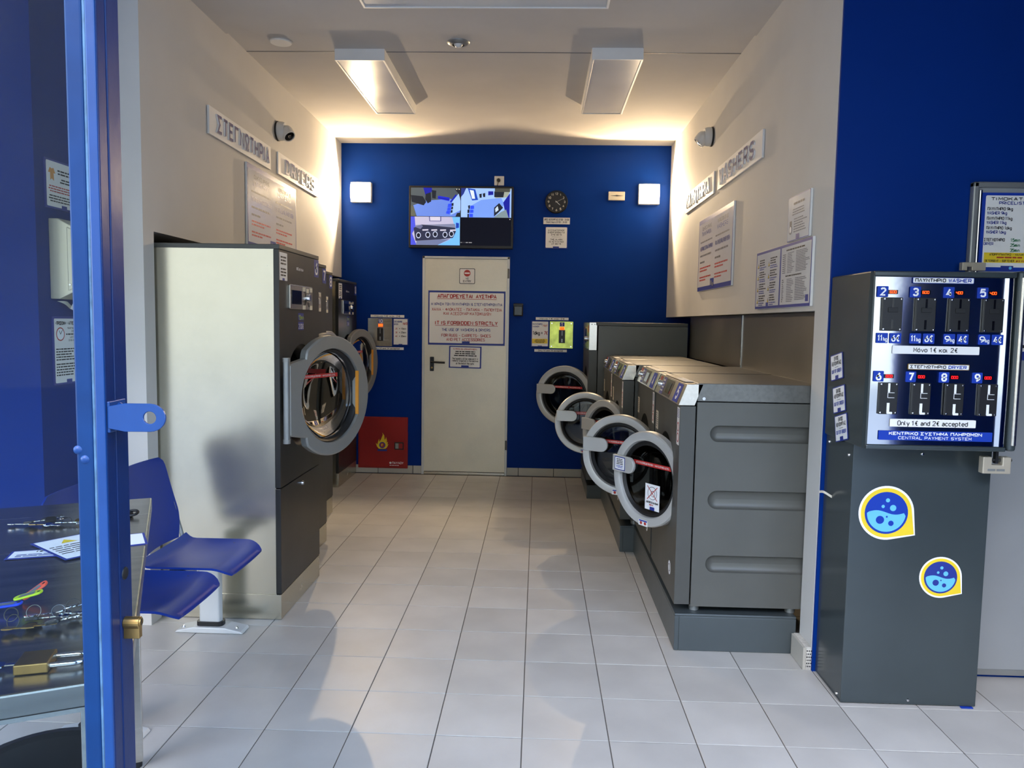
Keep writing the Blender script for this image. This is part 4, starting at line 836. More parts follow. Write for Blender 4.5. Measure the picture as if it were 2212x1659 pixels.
def make_washer(tall, label):
    if tall: W, D, z0, zt = 0.80, 0.80, 0.150, 1.467
    else: W, D, z0, zt = 0.700, 0.592, 0.205, 1.200
    t_ = thing('washing_machine', label, 'washer', (0, 0, 0), 0, 'washing machines along the right wall')
    R = 0.255 if tall else 0.230
    cx, cz = W - 0.115 - R, (0.84 if tall else 0.715)
    zf = 1.235 if tall else 1.103
    mb = MB(); holed(mb, 0.004, W - 0.0, z0 + 0.008, zf - 0.002, cx, cz, R * 0.98, 0.0, 0.066); obj('front_panel', mb, 'machine_grey', t_, smooth=30)
    # side panels with pressed grooves
    for side in (0, 1):
        xs = W if side else 0.0; sg = 1 if side else -1; mb = MB()
        ztop = (zt - 0.03) if tall else 1.120
        gro = [] if tall else [(0.361, 0.438), (0.647, 0.730), (0.946, 1.019)]
        ya, yb2 = 0.073, D; edges = [z0] + [v for g_ in gro for v in g_] + [ztop]; ys = 0.132; dep = 0.020
        for k in range(0, len(edges) - 1, 2): mb.add([(xs, ya, edges[k]), (xs, yb2, edges[k]), (xs, yb2, edges[k + 1]), (xs, ya, edges[k + 1])], [(0, 1, 2, 3)])
        for (a, b) in gro:
            c_ = (a + b) / 2; rr = (b - a) / 2; N = 12; K = 5
            arc = [(ys + rr - rr * math.sin(PI * i / N), c_ + rr * math.cos(PI * i / N)) for i in range(N + 1)]     # left end, top to bottom
            o0 = [(ya, b)] + [(ya, c_ + rr * math.cos(PI * i / N)) for i in range(1, N)] + [(ya, a)]
            vs = [(xs, p[0], p[1]) for p in o0] + [(xs, p[0], p[1]) for p in arc]
            mb.add(vs, [(i, i + 1, N + 2 + i, N + 1 + i) for i in range(N)])
            rows = []
            for k in range(K + 1):
                f_ = k / K; sc = math.cos(f_ * PI / 2); d_ = dep * math.sin(f_ * PI / 2)
                rows.append([(xs - sg * d_, ys + rr - rr * sc * math.sin(PI * i / N), c_ + rr * sc * math.cos(PI * i / N)) for i in range(N + 1)] + [(xs - sg * d_, yb2, c_ - rr * sc), (xs - sg * d_, yb2, c_ + rr * sc)])
            m_ = N + 3
            mb.add([p for r_ in rows for p in r_], [(k * m_ + i, k * m_ + i + 1, (k + 1) * m_ + i + 1, (k + 1) * m_ + i) for k in range(K) for i in range(m_) if i < N + 1 and i != N + 1] + [(k * m_ + N + 2, k * m_, (k + 1) * m_, (k + 1) * m_ + N + 2) for k in range(K)])
        mb.add([(xs, ya, z0), (xs - sg * 0.03, ya, z0), (xs - sg * 0.03, ya, ztop), (xs, ya, ztop)], [(0, 1, 2, 3)]); mb.add([(xs, ya, z0), (xs, yb2, z0), (xs - sg * 0.03, yb2, z0), (xs - sg * 0.03, ya, z0)], [(0, 1, 2, 3)])
        for i_, f_ in enumerate(mb.f):                       # make every face look outwards
            p0, p1, p2_ = (Vector(mb.v[f_[q_]]) for q_ in (0, 1, 2)); nn = (p1 - p0).cross(p2_ - p0)
            if nn.x * sg < -1e-9: mb.f[i_] = f_[::-1]
        so_ = obj('side_panel', mb, 'machine_grey_light', t_, fix=False)
        so_.data.polygons.foreach_set('use_smooth', [abs(p.normal.x) < 0.9999 for p in so_.data.polygons])
    obj('back_panel', MB().box(0.002, W - 0.002, D - 0.006, D, z0, zt - 0.03), 'machine_grey', t_); obj('bottom_plate', MB().box(0.004, W - 0.004, 0.07, D - 0.008, z0 - 0.002, z0 + 0.006), 'machine_grey', t_)
    for a in (0.06, W - 0.06):
        for b in (0.10, D - 0.06): obj('foot', MB().cyl((a, b, (0.114 if tall else 0.171)), 0.022, z0 - (0.114 if tall else 0.171), 14), 'frame_grey', t_, smooth=40)
    if tall:
        obj('lid', MB().box(0.0, W, 0.05, D, zt - 0.028, zt), 'machine_grey', t_, bev=0.003)
        cp = obj('control_panel', MB().prism([(-0.003, 1.236), (0.062, 1.236), (0.062, zt - 0.002), (-0.003, zt - 0.002)], 0.0, W, 'x'), 'stainless', t_, bev=0.002)
        obj('display', MB().box(0.30, 0.50, -0.006, -0.002, 1.29, 1.41), 'black_gloss', cp); obj('knob', MB().lathe([(0, -0.03), (0.02, -0.03), (0.024, -0.004)], 20, (0.60, 0, 1.33), 'y'), 'chrome', cp, smooth=40)
        patch(cp, 'panel_label', [rc(0.66, 1.38, 0.76, 1.44)], 'print_red', 0, rot=FR, loc=(0, -0.0036, 0)); patch(cp, 'panel_label', [rc(0.05, 1.27, 0.26, 1.42)], 'print_blue', 0, rot=FR, loc=(0, -0.0036, 0))
        for y_ in (0.018, 0.042): obj('screw', MB().cyl((W - 0.001, y_, zt - 0.018), 0.004, 0.003, 8, 'x'), 'steel_dark', cp)
    else:
        obj('lid', MB().box(0.001, W - 0.001, 0.073, D + 0.02, 1.1235, zt + 0.002), 'machine_top', t_, bev=0.003)
        prof = [(-0.009, 1.1045), (0.026, 1.197), (0.098, 1.199), (0.062, 1.1045)]
        cp = obj('control_panel', MB().prism(prof, 0.002, W - 0.001, 'x'), 'stainless', t_, bev=0.0015)
        tilt = math.atan2(0.0925, 0.035); RF = (tilt, 0, 0); L0 = (0, -0.009, 1.1045)      # the sloping fascia: x right, y up the slope
        patch(cp, 'fascia_print', [rc(0.225, 0.008, 0.43, 0.090)], 'front_dark', 0.0006, rot=RF, loc=L0)
        obj('display', MB().prism([(0.285, 0.022), (0.385, 0.022), (0.385, 0.076), (0.285, 0.076)], 0.0004, 0.003), 'black_gloss', cp, rot=RF, loc=L0)
        patch(cp, 'panel_label', [rc(0.52, 0.006, 0.640, 0.092)], 'label_blue', 0.0006, rot=RF, loc=L0); patch(cp, 'panel_label', [rc(0.135, 0.006, 0.215, 0.092)], 'print_blue', 0.0006, rot=RF, loc=L0)
        patch(cp, 'panel_mark', [rc(0.03, 0.070, 0.09, 0.090)], 'print_red', 0.0006, rot=RF, loc=L0); patch(cp, 'panel_symbol', [disc(0.40, 0.03, 0.010)], 'print_red', 0.0014, rot=RF, loc=L0)
        obj('knob', MB().lathe([(0, 0.022), (0.013, 0.022), (0.017, 0.016), (0.019, 0)], 20, (0.115, 0.052, 0)), 'chrome', cp, rot=RF, loc=L0, smooth=40); bars(cp, (0.145, 0.015, 0.205, 0.085), 4, 'print_white', .4, rot=RF, loc=L0, z=.001)
        obj('soap_flap', MB().box(0.10, 0.60, 0.030, 0.092, 1.1985, 1.2010), 'black_plastic', t_); patch(t_, 'flap_label', [rc(0.35, 0.038, 0.60, 0.074)], 'paper', 0.0, loc=(0, 0, 1.2016))
        obj('lid_screw', MB().cyl((W - 0.002, 0.100, 1.136), 0.007, 0.006, 10, 'x'), 'chrome', t_, smooth=40)
        F0 = (0, -0.0006, 0)
        patch(t_, 'warning_sticker', [rrect(0.632, 0.925, 0.690, 1.092, 0.004)], 'paper', 0, rot=FR, loc=F0); bars(t_, (0.638, 1.045, 0.684, 1.086), 6, 'print_blue', .4, rot=FR, loc=F0, z=.0006, lens=[1]); patch(t_, 'forbid_ring', [disc(0.661, 1.005, 0.022), disc(0.661, 0.958, 0.022)], 'print_red', .0006, rot=FR, loc=F0); patch(t_, 'forbid_core', [disc(0.661, 1.005, 0.015), disc(0.661, 0.958, 0.015)], 'paper', .0009, rot=FR, loc=F0)
        patch(t_, 'info_sticker', [rrect(0.030, 0.915, 0.105, 1.010, 0.004)], 'cream_plastic', 0, rot=FR, loc=F0); bars(t_, (0.036, 0.925, 0.100, 1.002), 7, 'print_grey', .4, rot=FR, loc=F0, z=.0006)
        patch(t_, 'round_sticker', [disc(0.560, 0.335, 0.032)], 'print_white', 0, rot=FR, loc=F0); patch(t_, 'sticker_mark', [disc(0.560, 0.335, 0.020, 14)], 'print_grey', .0006, rot=FR, loc=F0); patch(t_, 'sticker_gap', [disc(0.560, 0.335, 0.014, 14)], 'print_white', .0009, rot=FR, loc=F0)
    obj('drum', MB().lathe([(R * .98, 0.066), (R * .96, 0.10), (R * .82, 0.12), (R * .80, 0.15), (R * .98, 0.16), (R * .98, D - 0.08), (0, D - 0.08)], 40, (cx, 0, cz), 'y'), 'drum_dark', t_, smooth=40)
    obj('door_seal', MB().lathe([(R * .84, 0.086), (R * .80, 0.076), (R * .74, 0.08), (R * .73, 0.13)], 40, (cx, 0, cz), 'y'), 'rubber', t_, smooth=40)
    # door: hinge axis at its origin, ring to the left of it
    c = -R; ri = R * 0.79
    dr = obj('door', MB().lathe([(R, 0.012), (R, -0.020), (R * .978, -0.030), (R * .86, -0.0305), (ri * 1.03, -0.026), (ri, -0.006), (ri, 0.012), (R, 0.012)], 64, (c, 0, 0), 'y'), 'ring_grey', t_, loc=(W - 0.115, 0.052, cz), smooth=24)
    obj('gasket', MB().lathe([(ri * 1.0, -0.012), (ri * .94, -0.016), (ri * .885, -0.006), (ri * .90, 0.020), (ri * 1.0, 0.022)], 48, (c, 0, 0), 'y'), 'rubber', dr, smooth=50)
    obj('glass', MB().lathe([(ri * .89, 0.002), (ri * .86, 0.05), (ri * .78, 0.088), (ri * .55, 0.106), (0, 0.112)], 48, (c, 0, 0), 'y'), 'door_glass', dr, smooth=60); obj('front_pane', MB().lathe([(ri * .90, -0.006), (ri * .5, -0.011), (0, -0.012)], 48, (c, 0, 0), 'y'), 'door_glass', dr, smooth=60)
    hz = 0.052; hl = -2 * R + 0.004; hh = 0.040; hx_ = c - R * 0.34
    pl = [(hl + 0.010, hz - hh), (hx_ - hh * .6, hz - hh)] + [(hx_ - hh * .6 + hh * math.sin(PI * i / 10), hz - hh * math.cos(PI * i / 10)) for i in range(1, 10)] + [(hx_ - hh * .6, hz + hh), (hl + 0.010, hz + hh)]
    obj('handle', MB().prism(pl, -0.050, -0.034, 'y'), 'ring_grey', dr, bev=0.003, fix=True); obj('handle_root', MB().box(hl + 0.012, hl + 0.055, -0.036, -0.020, hz - 0.036, hz + 0.036), 'ring_grey', dr, bev=0.002)
    red_strip(dr, c + 0.03, 0.062, 0.26, -0.0135)
    patch(dr, 'rim_sticker', [rrect(c - 0.035, -R * .985, c + 0.030, -R * .86, .004)], 'paper', 0, rot=FR, loc=(0, -0.0318, 0)); patch(dr, 'sticker_print', [disc(c - .016, -R * .93, .008, 10), disc(c + .012, -R * .93, .008, 10)], 'print_red', .0005, rot=FR, loc=(0, -0.0318, 0)); patch(dr, 'sticker_head', [rc(c - .030, -R * .895, c + .026, -R * .868)], 'label_blue', .0005, rot=FR, loc=(0, -0.0318, 0))
    return t_, dr
def load_sticker(dr, R):        # no overloading sticker on the glass
    c = -R; L = (0, -0.0140, 0); x0, z0 = c - .012, -0.145
    patch(dr, 'glass_sticker', [rc(x0, z0, x0 + .098, z0 + .125)], 'print_white', 0, rot=FR, loc=L)
    patch(dr, 'sticker_picture', [disc(x0 + .049, z0 + .082, .032, 20)], 'print_grey', .0004, rot=FR, loc=L); patch(dr, 'sticker_picture_core', [disc(x0 + .049, z0 + .082, .029, 20)], 'print_white', .0006, rot=FR, loc=L); patch(dr, 'picture_drum', [disc(x0 + .054, z0 + .080, .015, 16)], 'print_grey', .0008, rot=FR, loc=L); patch(dr, 'picture_drum_core', [disc(x0 + .054, z0 + .080, .012, 16)], 'print_white', .0010, rot=FR, loc=L)
    mb = MB(); ribbon(mb, [(x0 + .015, z0 + .050), (x0 + .083, z0 + .115)], .004, .0013, 0); ribbon(mb, [(x0 + .015, z0 + .115), (x0 + .083, z0 + .050)], .004, .0013, 0); obj('red_cross', mb, 'print_red', dr, rot=FR, loc=L, fix=False)
    text(dr, 'ΑΠΑΓΟΡΕΥΕΤΑΙ Η ΒΑΦΗ', (x0 + .008, z0 + .031, x0 + .090, z0 + .042), 'print_black', .17, rot=FR, loc=L, z=.0006, align='fit'); bars(dr, (x0 + .03, z0 + .020, x0 + .07, z0 + .029), 1, 'print_red', .6, rot=FR, loc=L, z=.0006); patch(dr, 'sticker_logo', [rc(x0 + .034, z0, x0 + .066, z0 + .016)], 'print_blue', .0006, rot=FR, loc=L)
def wnum(t_, n_, op):
    for c in t_.children:
        b = c.name.split('.')[0]
        if b == 'door': c.rotation_euler = (0, 0, math.radians(op)); dr = c
        if b == 'control_panel' and n_:
            tilt = math.atan2(0.0925, 0.035); text(c, n_, (0.550, 0.018, 0.615, 0.080), 'print_white', .2, rot=(tilt, 0, 0), loc=(0, -0.009, 1.1045), z=.0012)
    return dr
WSH, _ = make_washer(False, 'nearest washer numbered 5 beside the white wall edge, round door half open')
WSH.location = (0.628, 4.058, 0); WSH.rotation_euler = (0, 0, -PI / 2)
for n_, x_, y_, op, lab in (('4', 0.628, 4.797, 60, 'second washer from the shop front, numbered 4, door wide open'), ('3', 0.543, 5.535, 33, 'third washer from the shop front, numbered 3, door mostly hidden'), ('2', 0.543, 6.275, 84, 'fourth washer from the shop front, numbered 2, its door in front of the tall washer')):
    t_ = dup(WSH, (x_, y_, 0), -PI / 2, lab); dr = wnum(t_, n_, op)
    if n_ == '4': load_sticker(dr, 0.230)
dr5 = wnum(WSH, '5', 35); load_sticker(dr5, 0.230)
hb = patch(dr5, 'handle_sticker', [rrect(-0.428, 0.020, -0.352, 0.086, .004)], 'print_blue', 0, rot=FR, loc=(0, -0.0506, 0)); patch(dr5, 'sticker_face', [rrect(-0.424, 0.024, -0.356, 0.082, .003)], 'print_white', .0005, rot=FR, loc=(0, -0.0506, 0)); bars(dr5, (-0.416, 0.046, -0.364, 0.078), 4, 'print_black', .5, rot=FR, loc=(0, -0.0506, 0), z=.001, align='c'); bars(dr5, (-0.416, 0.030, -0.364, 0.044), 2, 'label_blue', .5, rot=FR, loc=(0, -0.0506, 0), z=.001, align='c')
TW, _ = make_washer(True, 'tall washer against the blue wall, its round door open'); TW.location = (0.420, 7.118, 0); TW.rotation_euler = (0, 0, -PI / 2); wnum(TW, None, 68)
for x0, y0, y1, zt_, lab in ((0.633, 3.355, 4.83, 0.170, 'dark grey plinth under the two nearest washers'), (0.546, 4.834, 6.31, 0.170, 'dark grey plinth under the two middle washers'), (0.428, 6.314, 7.15, 0.113, 'low dark grey plinth under the tall washer')):
    t_ = thing('machine_plinth', lab, 'plinth', (x0, y0, 0), 0, 'plinths under the washers')
    obj('side_board', MB().box(x0, x0 + 0.02, y0, y1, 0.001, zt_ - 0.012), 'plinth_grey', t_, keep=1, bev=0.002); obj('front_board', MB().box(x0 + 0.02, 1.17 if y0 < 4 else 1.2, y0, y0 + 0.02, 0.001, zt_ - 0.012), 'plinth_grey', t_, keep=1, bev=0.002); obj('deck', MB().box(x0, 1.17 if y0 < 4 else 1.2, y0, y1, zt_ - 0.012, zt_), 'plinth_grey', t_, keep=1, bev=0.003)

# ------------------------------------------------------------------ central payment terminal
pt = thing('payment_terminal', 'dark grey coin payment terminal with mirror steel front against the blue wall', 'payment terminal', (1.45, 3.05, 0))
ped = obj('pedestal', MB().box(1.199, 1.714, 2.912, 3.186, 0.004, 1.03), 'terminal_grey', pt, keep=1, bev=0.003)
for x_, z_ in ((1.455, 0.022), (1.455, 0.985)): obj('screw', MB().lathe([(0, -0.006), (0.005, -0.005), (0.007, 0)], 10, (x_, 2.912, z_), 'y'), 'chrome', pt, keep=1, smooth=50)
for y_, z_ in ((2.95, 0.022), (3.15, 0.99), (2.95, 0.97)): obj('screw', MB().lathe([(0, -0.006), (0.005, -0.005), (0.007, 0)], 10, (1.199, y_, z_), 'x'), 'chrome', pt, keep=1, smooth=50)
obj('cabinet', MB().prism([(1.190, 3.186), (1.190, 2.822), (1.196, 2.806), (1.206, 2.800), (1.690, 2.800), (1.690, 3.186)], 1.016, 1.660, 'z'), 'terminal_grey', pt, keep=1, bev=0.006)
obj('hinge_cover', MB().prism(rrect(1.694, 2.786, 1.724, 2.90, 0.012), 1.020, 1.664, 'z'), 'terminal_grey', pt, keep=1, bev=0.008); obj('steel_edge', MB().prism(rrect(1.702, 2.780, 1.720, 2.80, 0.007), 1.042, 1.640, 'z'), 'stainless', pt, keep=1, smooth=40)
for z0, z1 in ((1.640, 1.658), (1.018, 1.034)): obj('door_rim', MB().box(1.192, 1.688, 2.788, 2.802, z0, z1), 'terminal_grey', pt, keep=1, bev=0.004)
YF = 2.796
def face(x0, x1, z0, z1, n=24):
    def fn(u, v):
        x_ = x0 + (x1 - x0) * u; e = max(0, (u - 0.94) / 0.06)
        return ((x_, YF - 0.0022 * math.sin(u * 7.0 + 0.6) * math.sin(v * 3.0 + .4) - 0.006 * math.sin(e * PI) , z0 + (z1 - z0) * v), (0, -1, 0))
    return MB().sheet(fn, 40, n, 0.003)
obj('front_plate', face(1.198, 1.684, 1.036, 1.638), 'stainless_mirror', pt, keep=1, smooth=60)
FP = (0, YF - 0.0045, 0)
def plab(x0, z0, x1, z1, mat='label_blue', z=0.0, name='panel_label'): return patch(pt, name, [rrect(x0, z0, x1, z1, 0.0025, 2)], mat, z, rot=FR, loc=FP, keep=1)
def ptx(s, x0, z0, x1, z1, mat='print_white', th=.16, fit='c', z=.0008): return text(pt, s, (x0, z0, x1, z1), mat, th, rot=FR, loc=FP, keep=1, z=z, align=fit)
plab(1.326, 1.6165, 1.540, 1.6375, 'label_blue'); plab(1.3275, 1.618, 1.5385, 1.636, 'paper', .0004); ptx('ΠΛΥΝΤΗΡΙΟ', 1.334, 1.6205, 1.442, 1.634, 'print_black', .22, 'fit'); ptx('WASHER', 1.450, 1.6205, 1.531, 1.634, 'label_blue', .22, 'fit')
plab(1.326, 1.309, 1.543, 1.330, 'brass'); plab(1.3285, 1.3112, 1.5405, 1.3278, 'paper', .0004); ptx('ΣΤΕΓΝΩΤΗΡΙΟ', 1.334, 1.3135, 1.461, 1.3255, 'print_black', .22, 'fit'); ptx('DRYER', 1.469, 1.3135, 1.533, 1.3255, 'label_blue', .22, 'fit')
def acceptor(x0, x1, z0, z1, pale):
    a = obj('coin_acceptor', MB().box(x0, x1, YF - 0.012, YF - 0.001, z0, z1), 'black_plastic', pt, keep=1, bev=0.002)
    inv = Matrix.Identity(4); mt = 'print_white' if pale else 'rubber'; xm = x0 + (x1 - x0) * .5; h = z1 - z0
    def sub(n_, mb, m, **k): o = obj(n_, mb, m, a, **k); return o
    for sx in (x0 + .006, x1 - .006):
        for sz in (z0 + .006, z1 - .006): sub('screw', MB().lathe([(0, -0.0155), (0.003, -0.015), (0.0042, -0.0115)], 10, (sx, YF, sz), 'y'), 'chrome', smooth=50)
    yf = YF - 0.0122
    if pale:
        sub('coin_slit', MB().box(xm - .0035, xm + .0035, yf - .002, yf, z0 + h * .70, z0 + h * .98), mt); sub('return_button', MB().box(xm - .004, xm + .020, yf - .0015, yf, z0 + h * .52, z0 + h * .69), mt); sub('button_face', MB().box(xm - .0025, xm + .020, yf - .002, yf, z0 + h * .535, z0 + h * .675), 'black_plastic'); sub('return_chute', MB().box(xm - .005, xm + .004, yf - .002, yf, z0 + h * .03, z0 + h * .36), mt); sub('chute_lip', MB().box(xm - .005, xm + .014, yf - .006, yf, z0 + h * .01, z0 + h * .08), mt, bev=.002)
    else:
        sub('coin_slit', MB().box(xm - .003, xm + .004, yf - .0006, yf + .001, z0 + h * .66, z0 + h * .97), 'black_gloss'); sub('return_button', MB().box(xm - .016, xm + .018, yf - .003, yf, z0 + h * .56, z0 + h * .70), 'rubber', bev=.001); sub('return_chute', MB().box(xm - .004, xm + .004, yf - .0006, yf + .001, z0 + h * .06, z0 + h * .34), 'black_gloss')
SEG = {'6': 'afgcde', '4': 'fgbc', '0': 'abcdef'}
def readout(x0, z0, digits, mat):
    obj('readout', MB().box(x0, x0 + 0.034, YF - 0.007, YF - 0.002, z0, z0 + 0.0145), 'black_gloss', pt, keep=1)
    mb = MB(); w_, h = 0.0058, 0.0086
    for k, d in enumerate(digits):
        ox, oz = x0 + 0.0055 + k * 0.0082, z0 + 0.003; P = {'a': (0, h, w_, h), 'b': (w_, h / 2, w_, h), 'c': (w_, 0, w_, h / 2), 'd': (0, 0, w_, 0), 'e': (0, 0, 0, h / 2), 'f': (0, h / 2, 0, h), 'g': (0, h / 2, w_, h / 2)}
        for s_ in SEG[d]:
            a = P[s_]; ribbon(mb, [(ox + a[0], oz + a[1]), (ox + a[2], oz + a[3])], 0.0017, 0, 0)
    mb.rect(x0 + 0.0118, z0 + 0.0022, x0 + 0.0132, z0 + 0.0036, 0)
    obj('digits', mb, mat, pt, keep=1, rot=FR, loc=(0, YF - 0.0076, 0), fix=False)
for k, (n_, kg, eu, dg, xa, xs_, xk) in enumerate((('2', '11kg', '6€', '600', 1.204, 1.223, 1.209), ('3', '11kg', '6€', '600', 1.318, 1.340, 1.326), ('4', '9kg', '4€', '400', 1.435, 1.458, 1.445), ('5', '9kg', '4€', '400', 1.553, 1.577, 1.567))):
    plab(xa, 1.566, xa + .039, 1.6045); ptx(n_, xa + .010, 1.5705, xa + .031, 1.600, th=.2); readout(xa + .038, 1.577, dg, 'led_amber'); acceptor(xs_, xs_ + .070, 1.446, 1.565, False)
    plab(xk, 1.402, xk + .041, 1.4385); ptx(kg[:-2], xk + .004, 1.409, xk + .023, 1.432, th=.17, fit='fit'); ptx('kg', xk + .024, 1.405, xk + .039, 1.424, th=.13, fit='fit'); plab(xk + .047, 1.402, xk + .088, 1.4385); ptx(eu, xk + .053, 1.408, xk + .083, 1.433, th=.17, fit='fit')
for n_, xa, xs_ in (('6', 1.206, 1.228), ('7', 1.320, 1.344), ('8', 1.437, 1.461), ('9', 1.554, 1.579)):
    plab(xa, 1.264, xa + .037, 1.302); ptx(n_, xa + .009, 1.268, xa + .029, 1.298, th=.2); readout(xa + .038, 1.2765, '000', 'led_red'); acceptor(xs_, xs_ + .065, 1.147, 1.261, True)
plab(1.268, 1.365, 1.574, 1.394, 'paper'); ptx('Μόνο 1€ και 2€', 1.342, 1.3715, 1.498, 1.3885, 'print_black', .15, 'fit')
plab(1.273, 1.102, 1.578, 1.130, 'paper'); ptx('Only 1€ and 2€ accepted', 1.300, 1.1065, 1.550, 1.1245, 'print_black', .15, 'fit')
plab(1.235, 1.053, 1.639, 1.087); ptx('ΚΕΝΤΡΙΚΟ ΣΥΣΤΗΜΑ ΠΛΗΡΩΜΩΝ', 1.272, 1.0715, 1.602, 1.0835, 'print_white', .22, 'fit'); ptx('CENTRAL PAYMENT SYSTEM', 1.306, 1.0565, 1.566, 1.0675, 'print_white', .15, 'fit')
def drop(cx, cz, R, tip, dark):
    def shape(k):
        a0 = math.atan2(tip[1], tip[0]); p = disc(0, 0, R * k, 40, a0 + .72, a0 + 2 * PI - .72); tx_ = Vector(tip) * (1 - (1 - k) * .55)
        e0, e1 = Vector(p[-1]), Vector(p[0]); mid0 = (e0 + tx_) / 2 + Vector((0, 0)); return [(cx + a, cz + b) for a, b in p + [(tx_.x, tx_.y)]]
    L = (0, 2.9116, 0)
    def pp(n_, poly, m, z): patch(pt, n_, poly, m, z, rot=FR, loc=L, keep=1)
    pp('bubble_sticker', [shape(1.0)], 'print_white', .0002); pp('sticker_band', [shape(.92)], 'print_yellow', .0006); pp('sticker_drum', [disc(cx, cz, R * .78, 40)], dark, .0010)
    wv = [(cx + R * .70 * math.cos(a), cz + R * .70 * math.sin(a)) for a in [PI + .02 + i * (PI - .16) / 24 for i in range(25)]] + [(cx + R * (.70 - 1.4 * i / 20), cz + R * (.02 + .075 * math.cos(2 * PI * (.70 - 1.4 * i / 20 + .35) / 1.35))) for i in range(1, 20)]
    pp('sticker_water', [wv], 'sky_water', .0014)
    pp('sticker_bubbles', [disc(cx + R * a, cz + R * b, R * c, 16) for a, b, c in ((.03, .47, .075), (-.13, .24, .06), (.23, .19, .115))], 'sky_water', .0018); pp('sticker_dots', [disc(cx + R * a, cz + R * b, R * c, 16) for a, b, c in ((-.22, -.26, .15), (.18, -.38, .10), (.02, -.14, .035))], dark, .0018)
M('sky_water', (104, 192, 240), 0.4, var=0.02)
drop(1.334, 0.756, 0.104, (0.112, -0.084), 'label_blue'); drop(1.551, 0.511, 0.080, (0.084, -0.062), 'print_blue')
for k, (o_, lab) in enumerate((((1.188, 3.133, 1.237), 'highest'), ((1.188, 3.092, 1.110), 'middle'), ((1.188, 3.054, 1.001), 'lowest'))):
    b = board('order_sticker', lab + ' of the three tilted out of order stickers on the terminal side', 'sticker', o_, (0, -0.985, 0.19 + .03 * k), 0.122, 0.104, 0.0014, 'print_blue', 'out of order stickers', up=(0, 0.19 + .03 * k, 0.985), r=0.005)
    patch(b, 'face', [rrect(0.005, 0.004, 0.117, 0.100, 0.004)], 'print_white', .0004); text(b, 'ΕΚΤΟΣ', (0.040, 0.078, 0.084, 0.094), 'print_black', .17, align='fit'); text(b, 'ΛΕΙΤΟΥΡΓΙΑΣ', (0.014, 0.058, 0.110, 0.074), 'print_black', .17, align='fit'); patch(b, 'rule', [rc(.045, .050, .080, .052)], 'print_grey', .0008); text(b, 'OUT OF ORDER', (0.014, 0.028, 0.110, 0.043), 'label_blue', .17, align='fit'); patch(b, 'logo', [rc(.046, .0, .078, .018)], 'print_blue', .0008)
pk = thing('padlock', 'pale square padlock hanging under the terminal cabinet', 'padlock', (1.684, 2.84, 0.93))
obj('body', MB().prism([(1.633, 0.931), (1.734, 0.931), (1.734, 0.993), (1.703, 0.993), (1.703, 0.963), (1.665, 0.963), (1.665, 0.993), (1.633, 0.993)], 2.826, 2.856, 'y'), 'lock_tan', pk, keep=1, bev=0.003); obj('shackle_pin', MB().tube([(1.640, 2.841, 0.980), (1.742, 2.841, 0.980)], 0.0055, 10), 'steel_dark', pk, keep=1, smooth=50); obj('staple', MB().box(1.680, 1.690, 2.832, 2.850, 0.968, 1.0155), 'black_plastic', pk, keep=1); bars(pk, (1.650, 0.938, 1.718, 0.952), 1, 'frame_grey', .6, rot=FR, loc=(0, 2.8255, 0), keep=1, z=.0002, lens=[1])
sl_ = obj('paper_slip', MB().sheet(lambda u, v: ((1.150 + .058 * u, 3.10 + .01 * math.sin(u * 4), 0.796 - .018 * u - .010 * v + .004 * math.sin(u * 5)), (0, -1, .2)), 8, 2, .0008), 'cream_plastic', smooth=60); tag(sl_, 'small pale paper slip poking out beside the terminal pedestal', 'paper slip')
obj('tape_end', MB().box(1.655, 1.700, 2.900, 2.9125, 0.001, 0.004), 'label_blue', pt, keep=1)

# ------------------------------------------------------------------ door_3: grey metal door behind the terminal, and what hangs on it
d3 = struct('door_3', MB().box(1.738, 2.70, 3.168, 3.189, 0.040, 2.022), 'door_grey', bev=0.002)
for a in ((1.718, 1.742, 0.03, 2.042), (2.696, 2.72, 0.03, 2.042)): obj('frame', MB().box(a[0], a[1], 3.158, 3.1885, a[2], a[3]), 'frame_grey', d3, bev=0.006)
obj('frame', MB().box(1.718, 2.72, 3.158, 3.1885, 2.018, 2.042), 'frame_grey', d3, bev=0.006); obj('bottom_seal', MB().box(1.74, 2.70, 3.164, 3.188, 0.018, 0.042), 'frame_grey', d3); obj('inner_bead', MB().box(1.744, 1.756, 3.160, 3.170, 0.06, 2.012), 'chrome', d3, bev=0.004)
hs = obj('hasp', MB().prism([(1.680, 1.690), (1.700, 1.690), (1.700, 1.704), (1.718, 1.704), (1.718, 1.690), (1.772, 1.690), (1.772, 1.722), (1.680, 1.722)], 3.135, 3.160, 'y'), 'lock_tan', d3, bev=0.002)
pl_ = board('price_list', 'white price list with blue border on the grey door above the terminal', 'sign', (1.757, 3.1675, 1.690), BX, 0.310, 0.310, 0.003, 'label_blue')
patch(pl_, 'face', [rrect(0.014, 0.016, 0.296, 0.299, 0.006)], 'paper', .0004)
text(pl_, 'ΤΙΜΟΚΑΤΑΛΟΓΟΣ', (0.034, 0.279, 0.276, 0.292), 'print_black', .2, align='fit'); text(pl_, 'PRICELIST', (0.066, 0.263, 0.168, 0.276), 'print_blue', .2, align='fit')
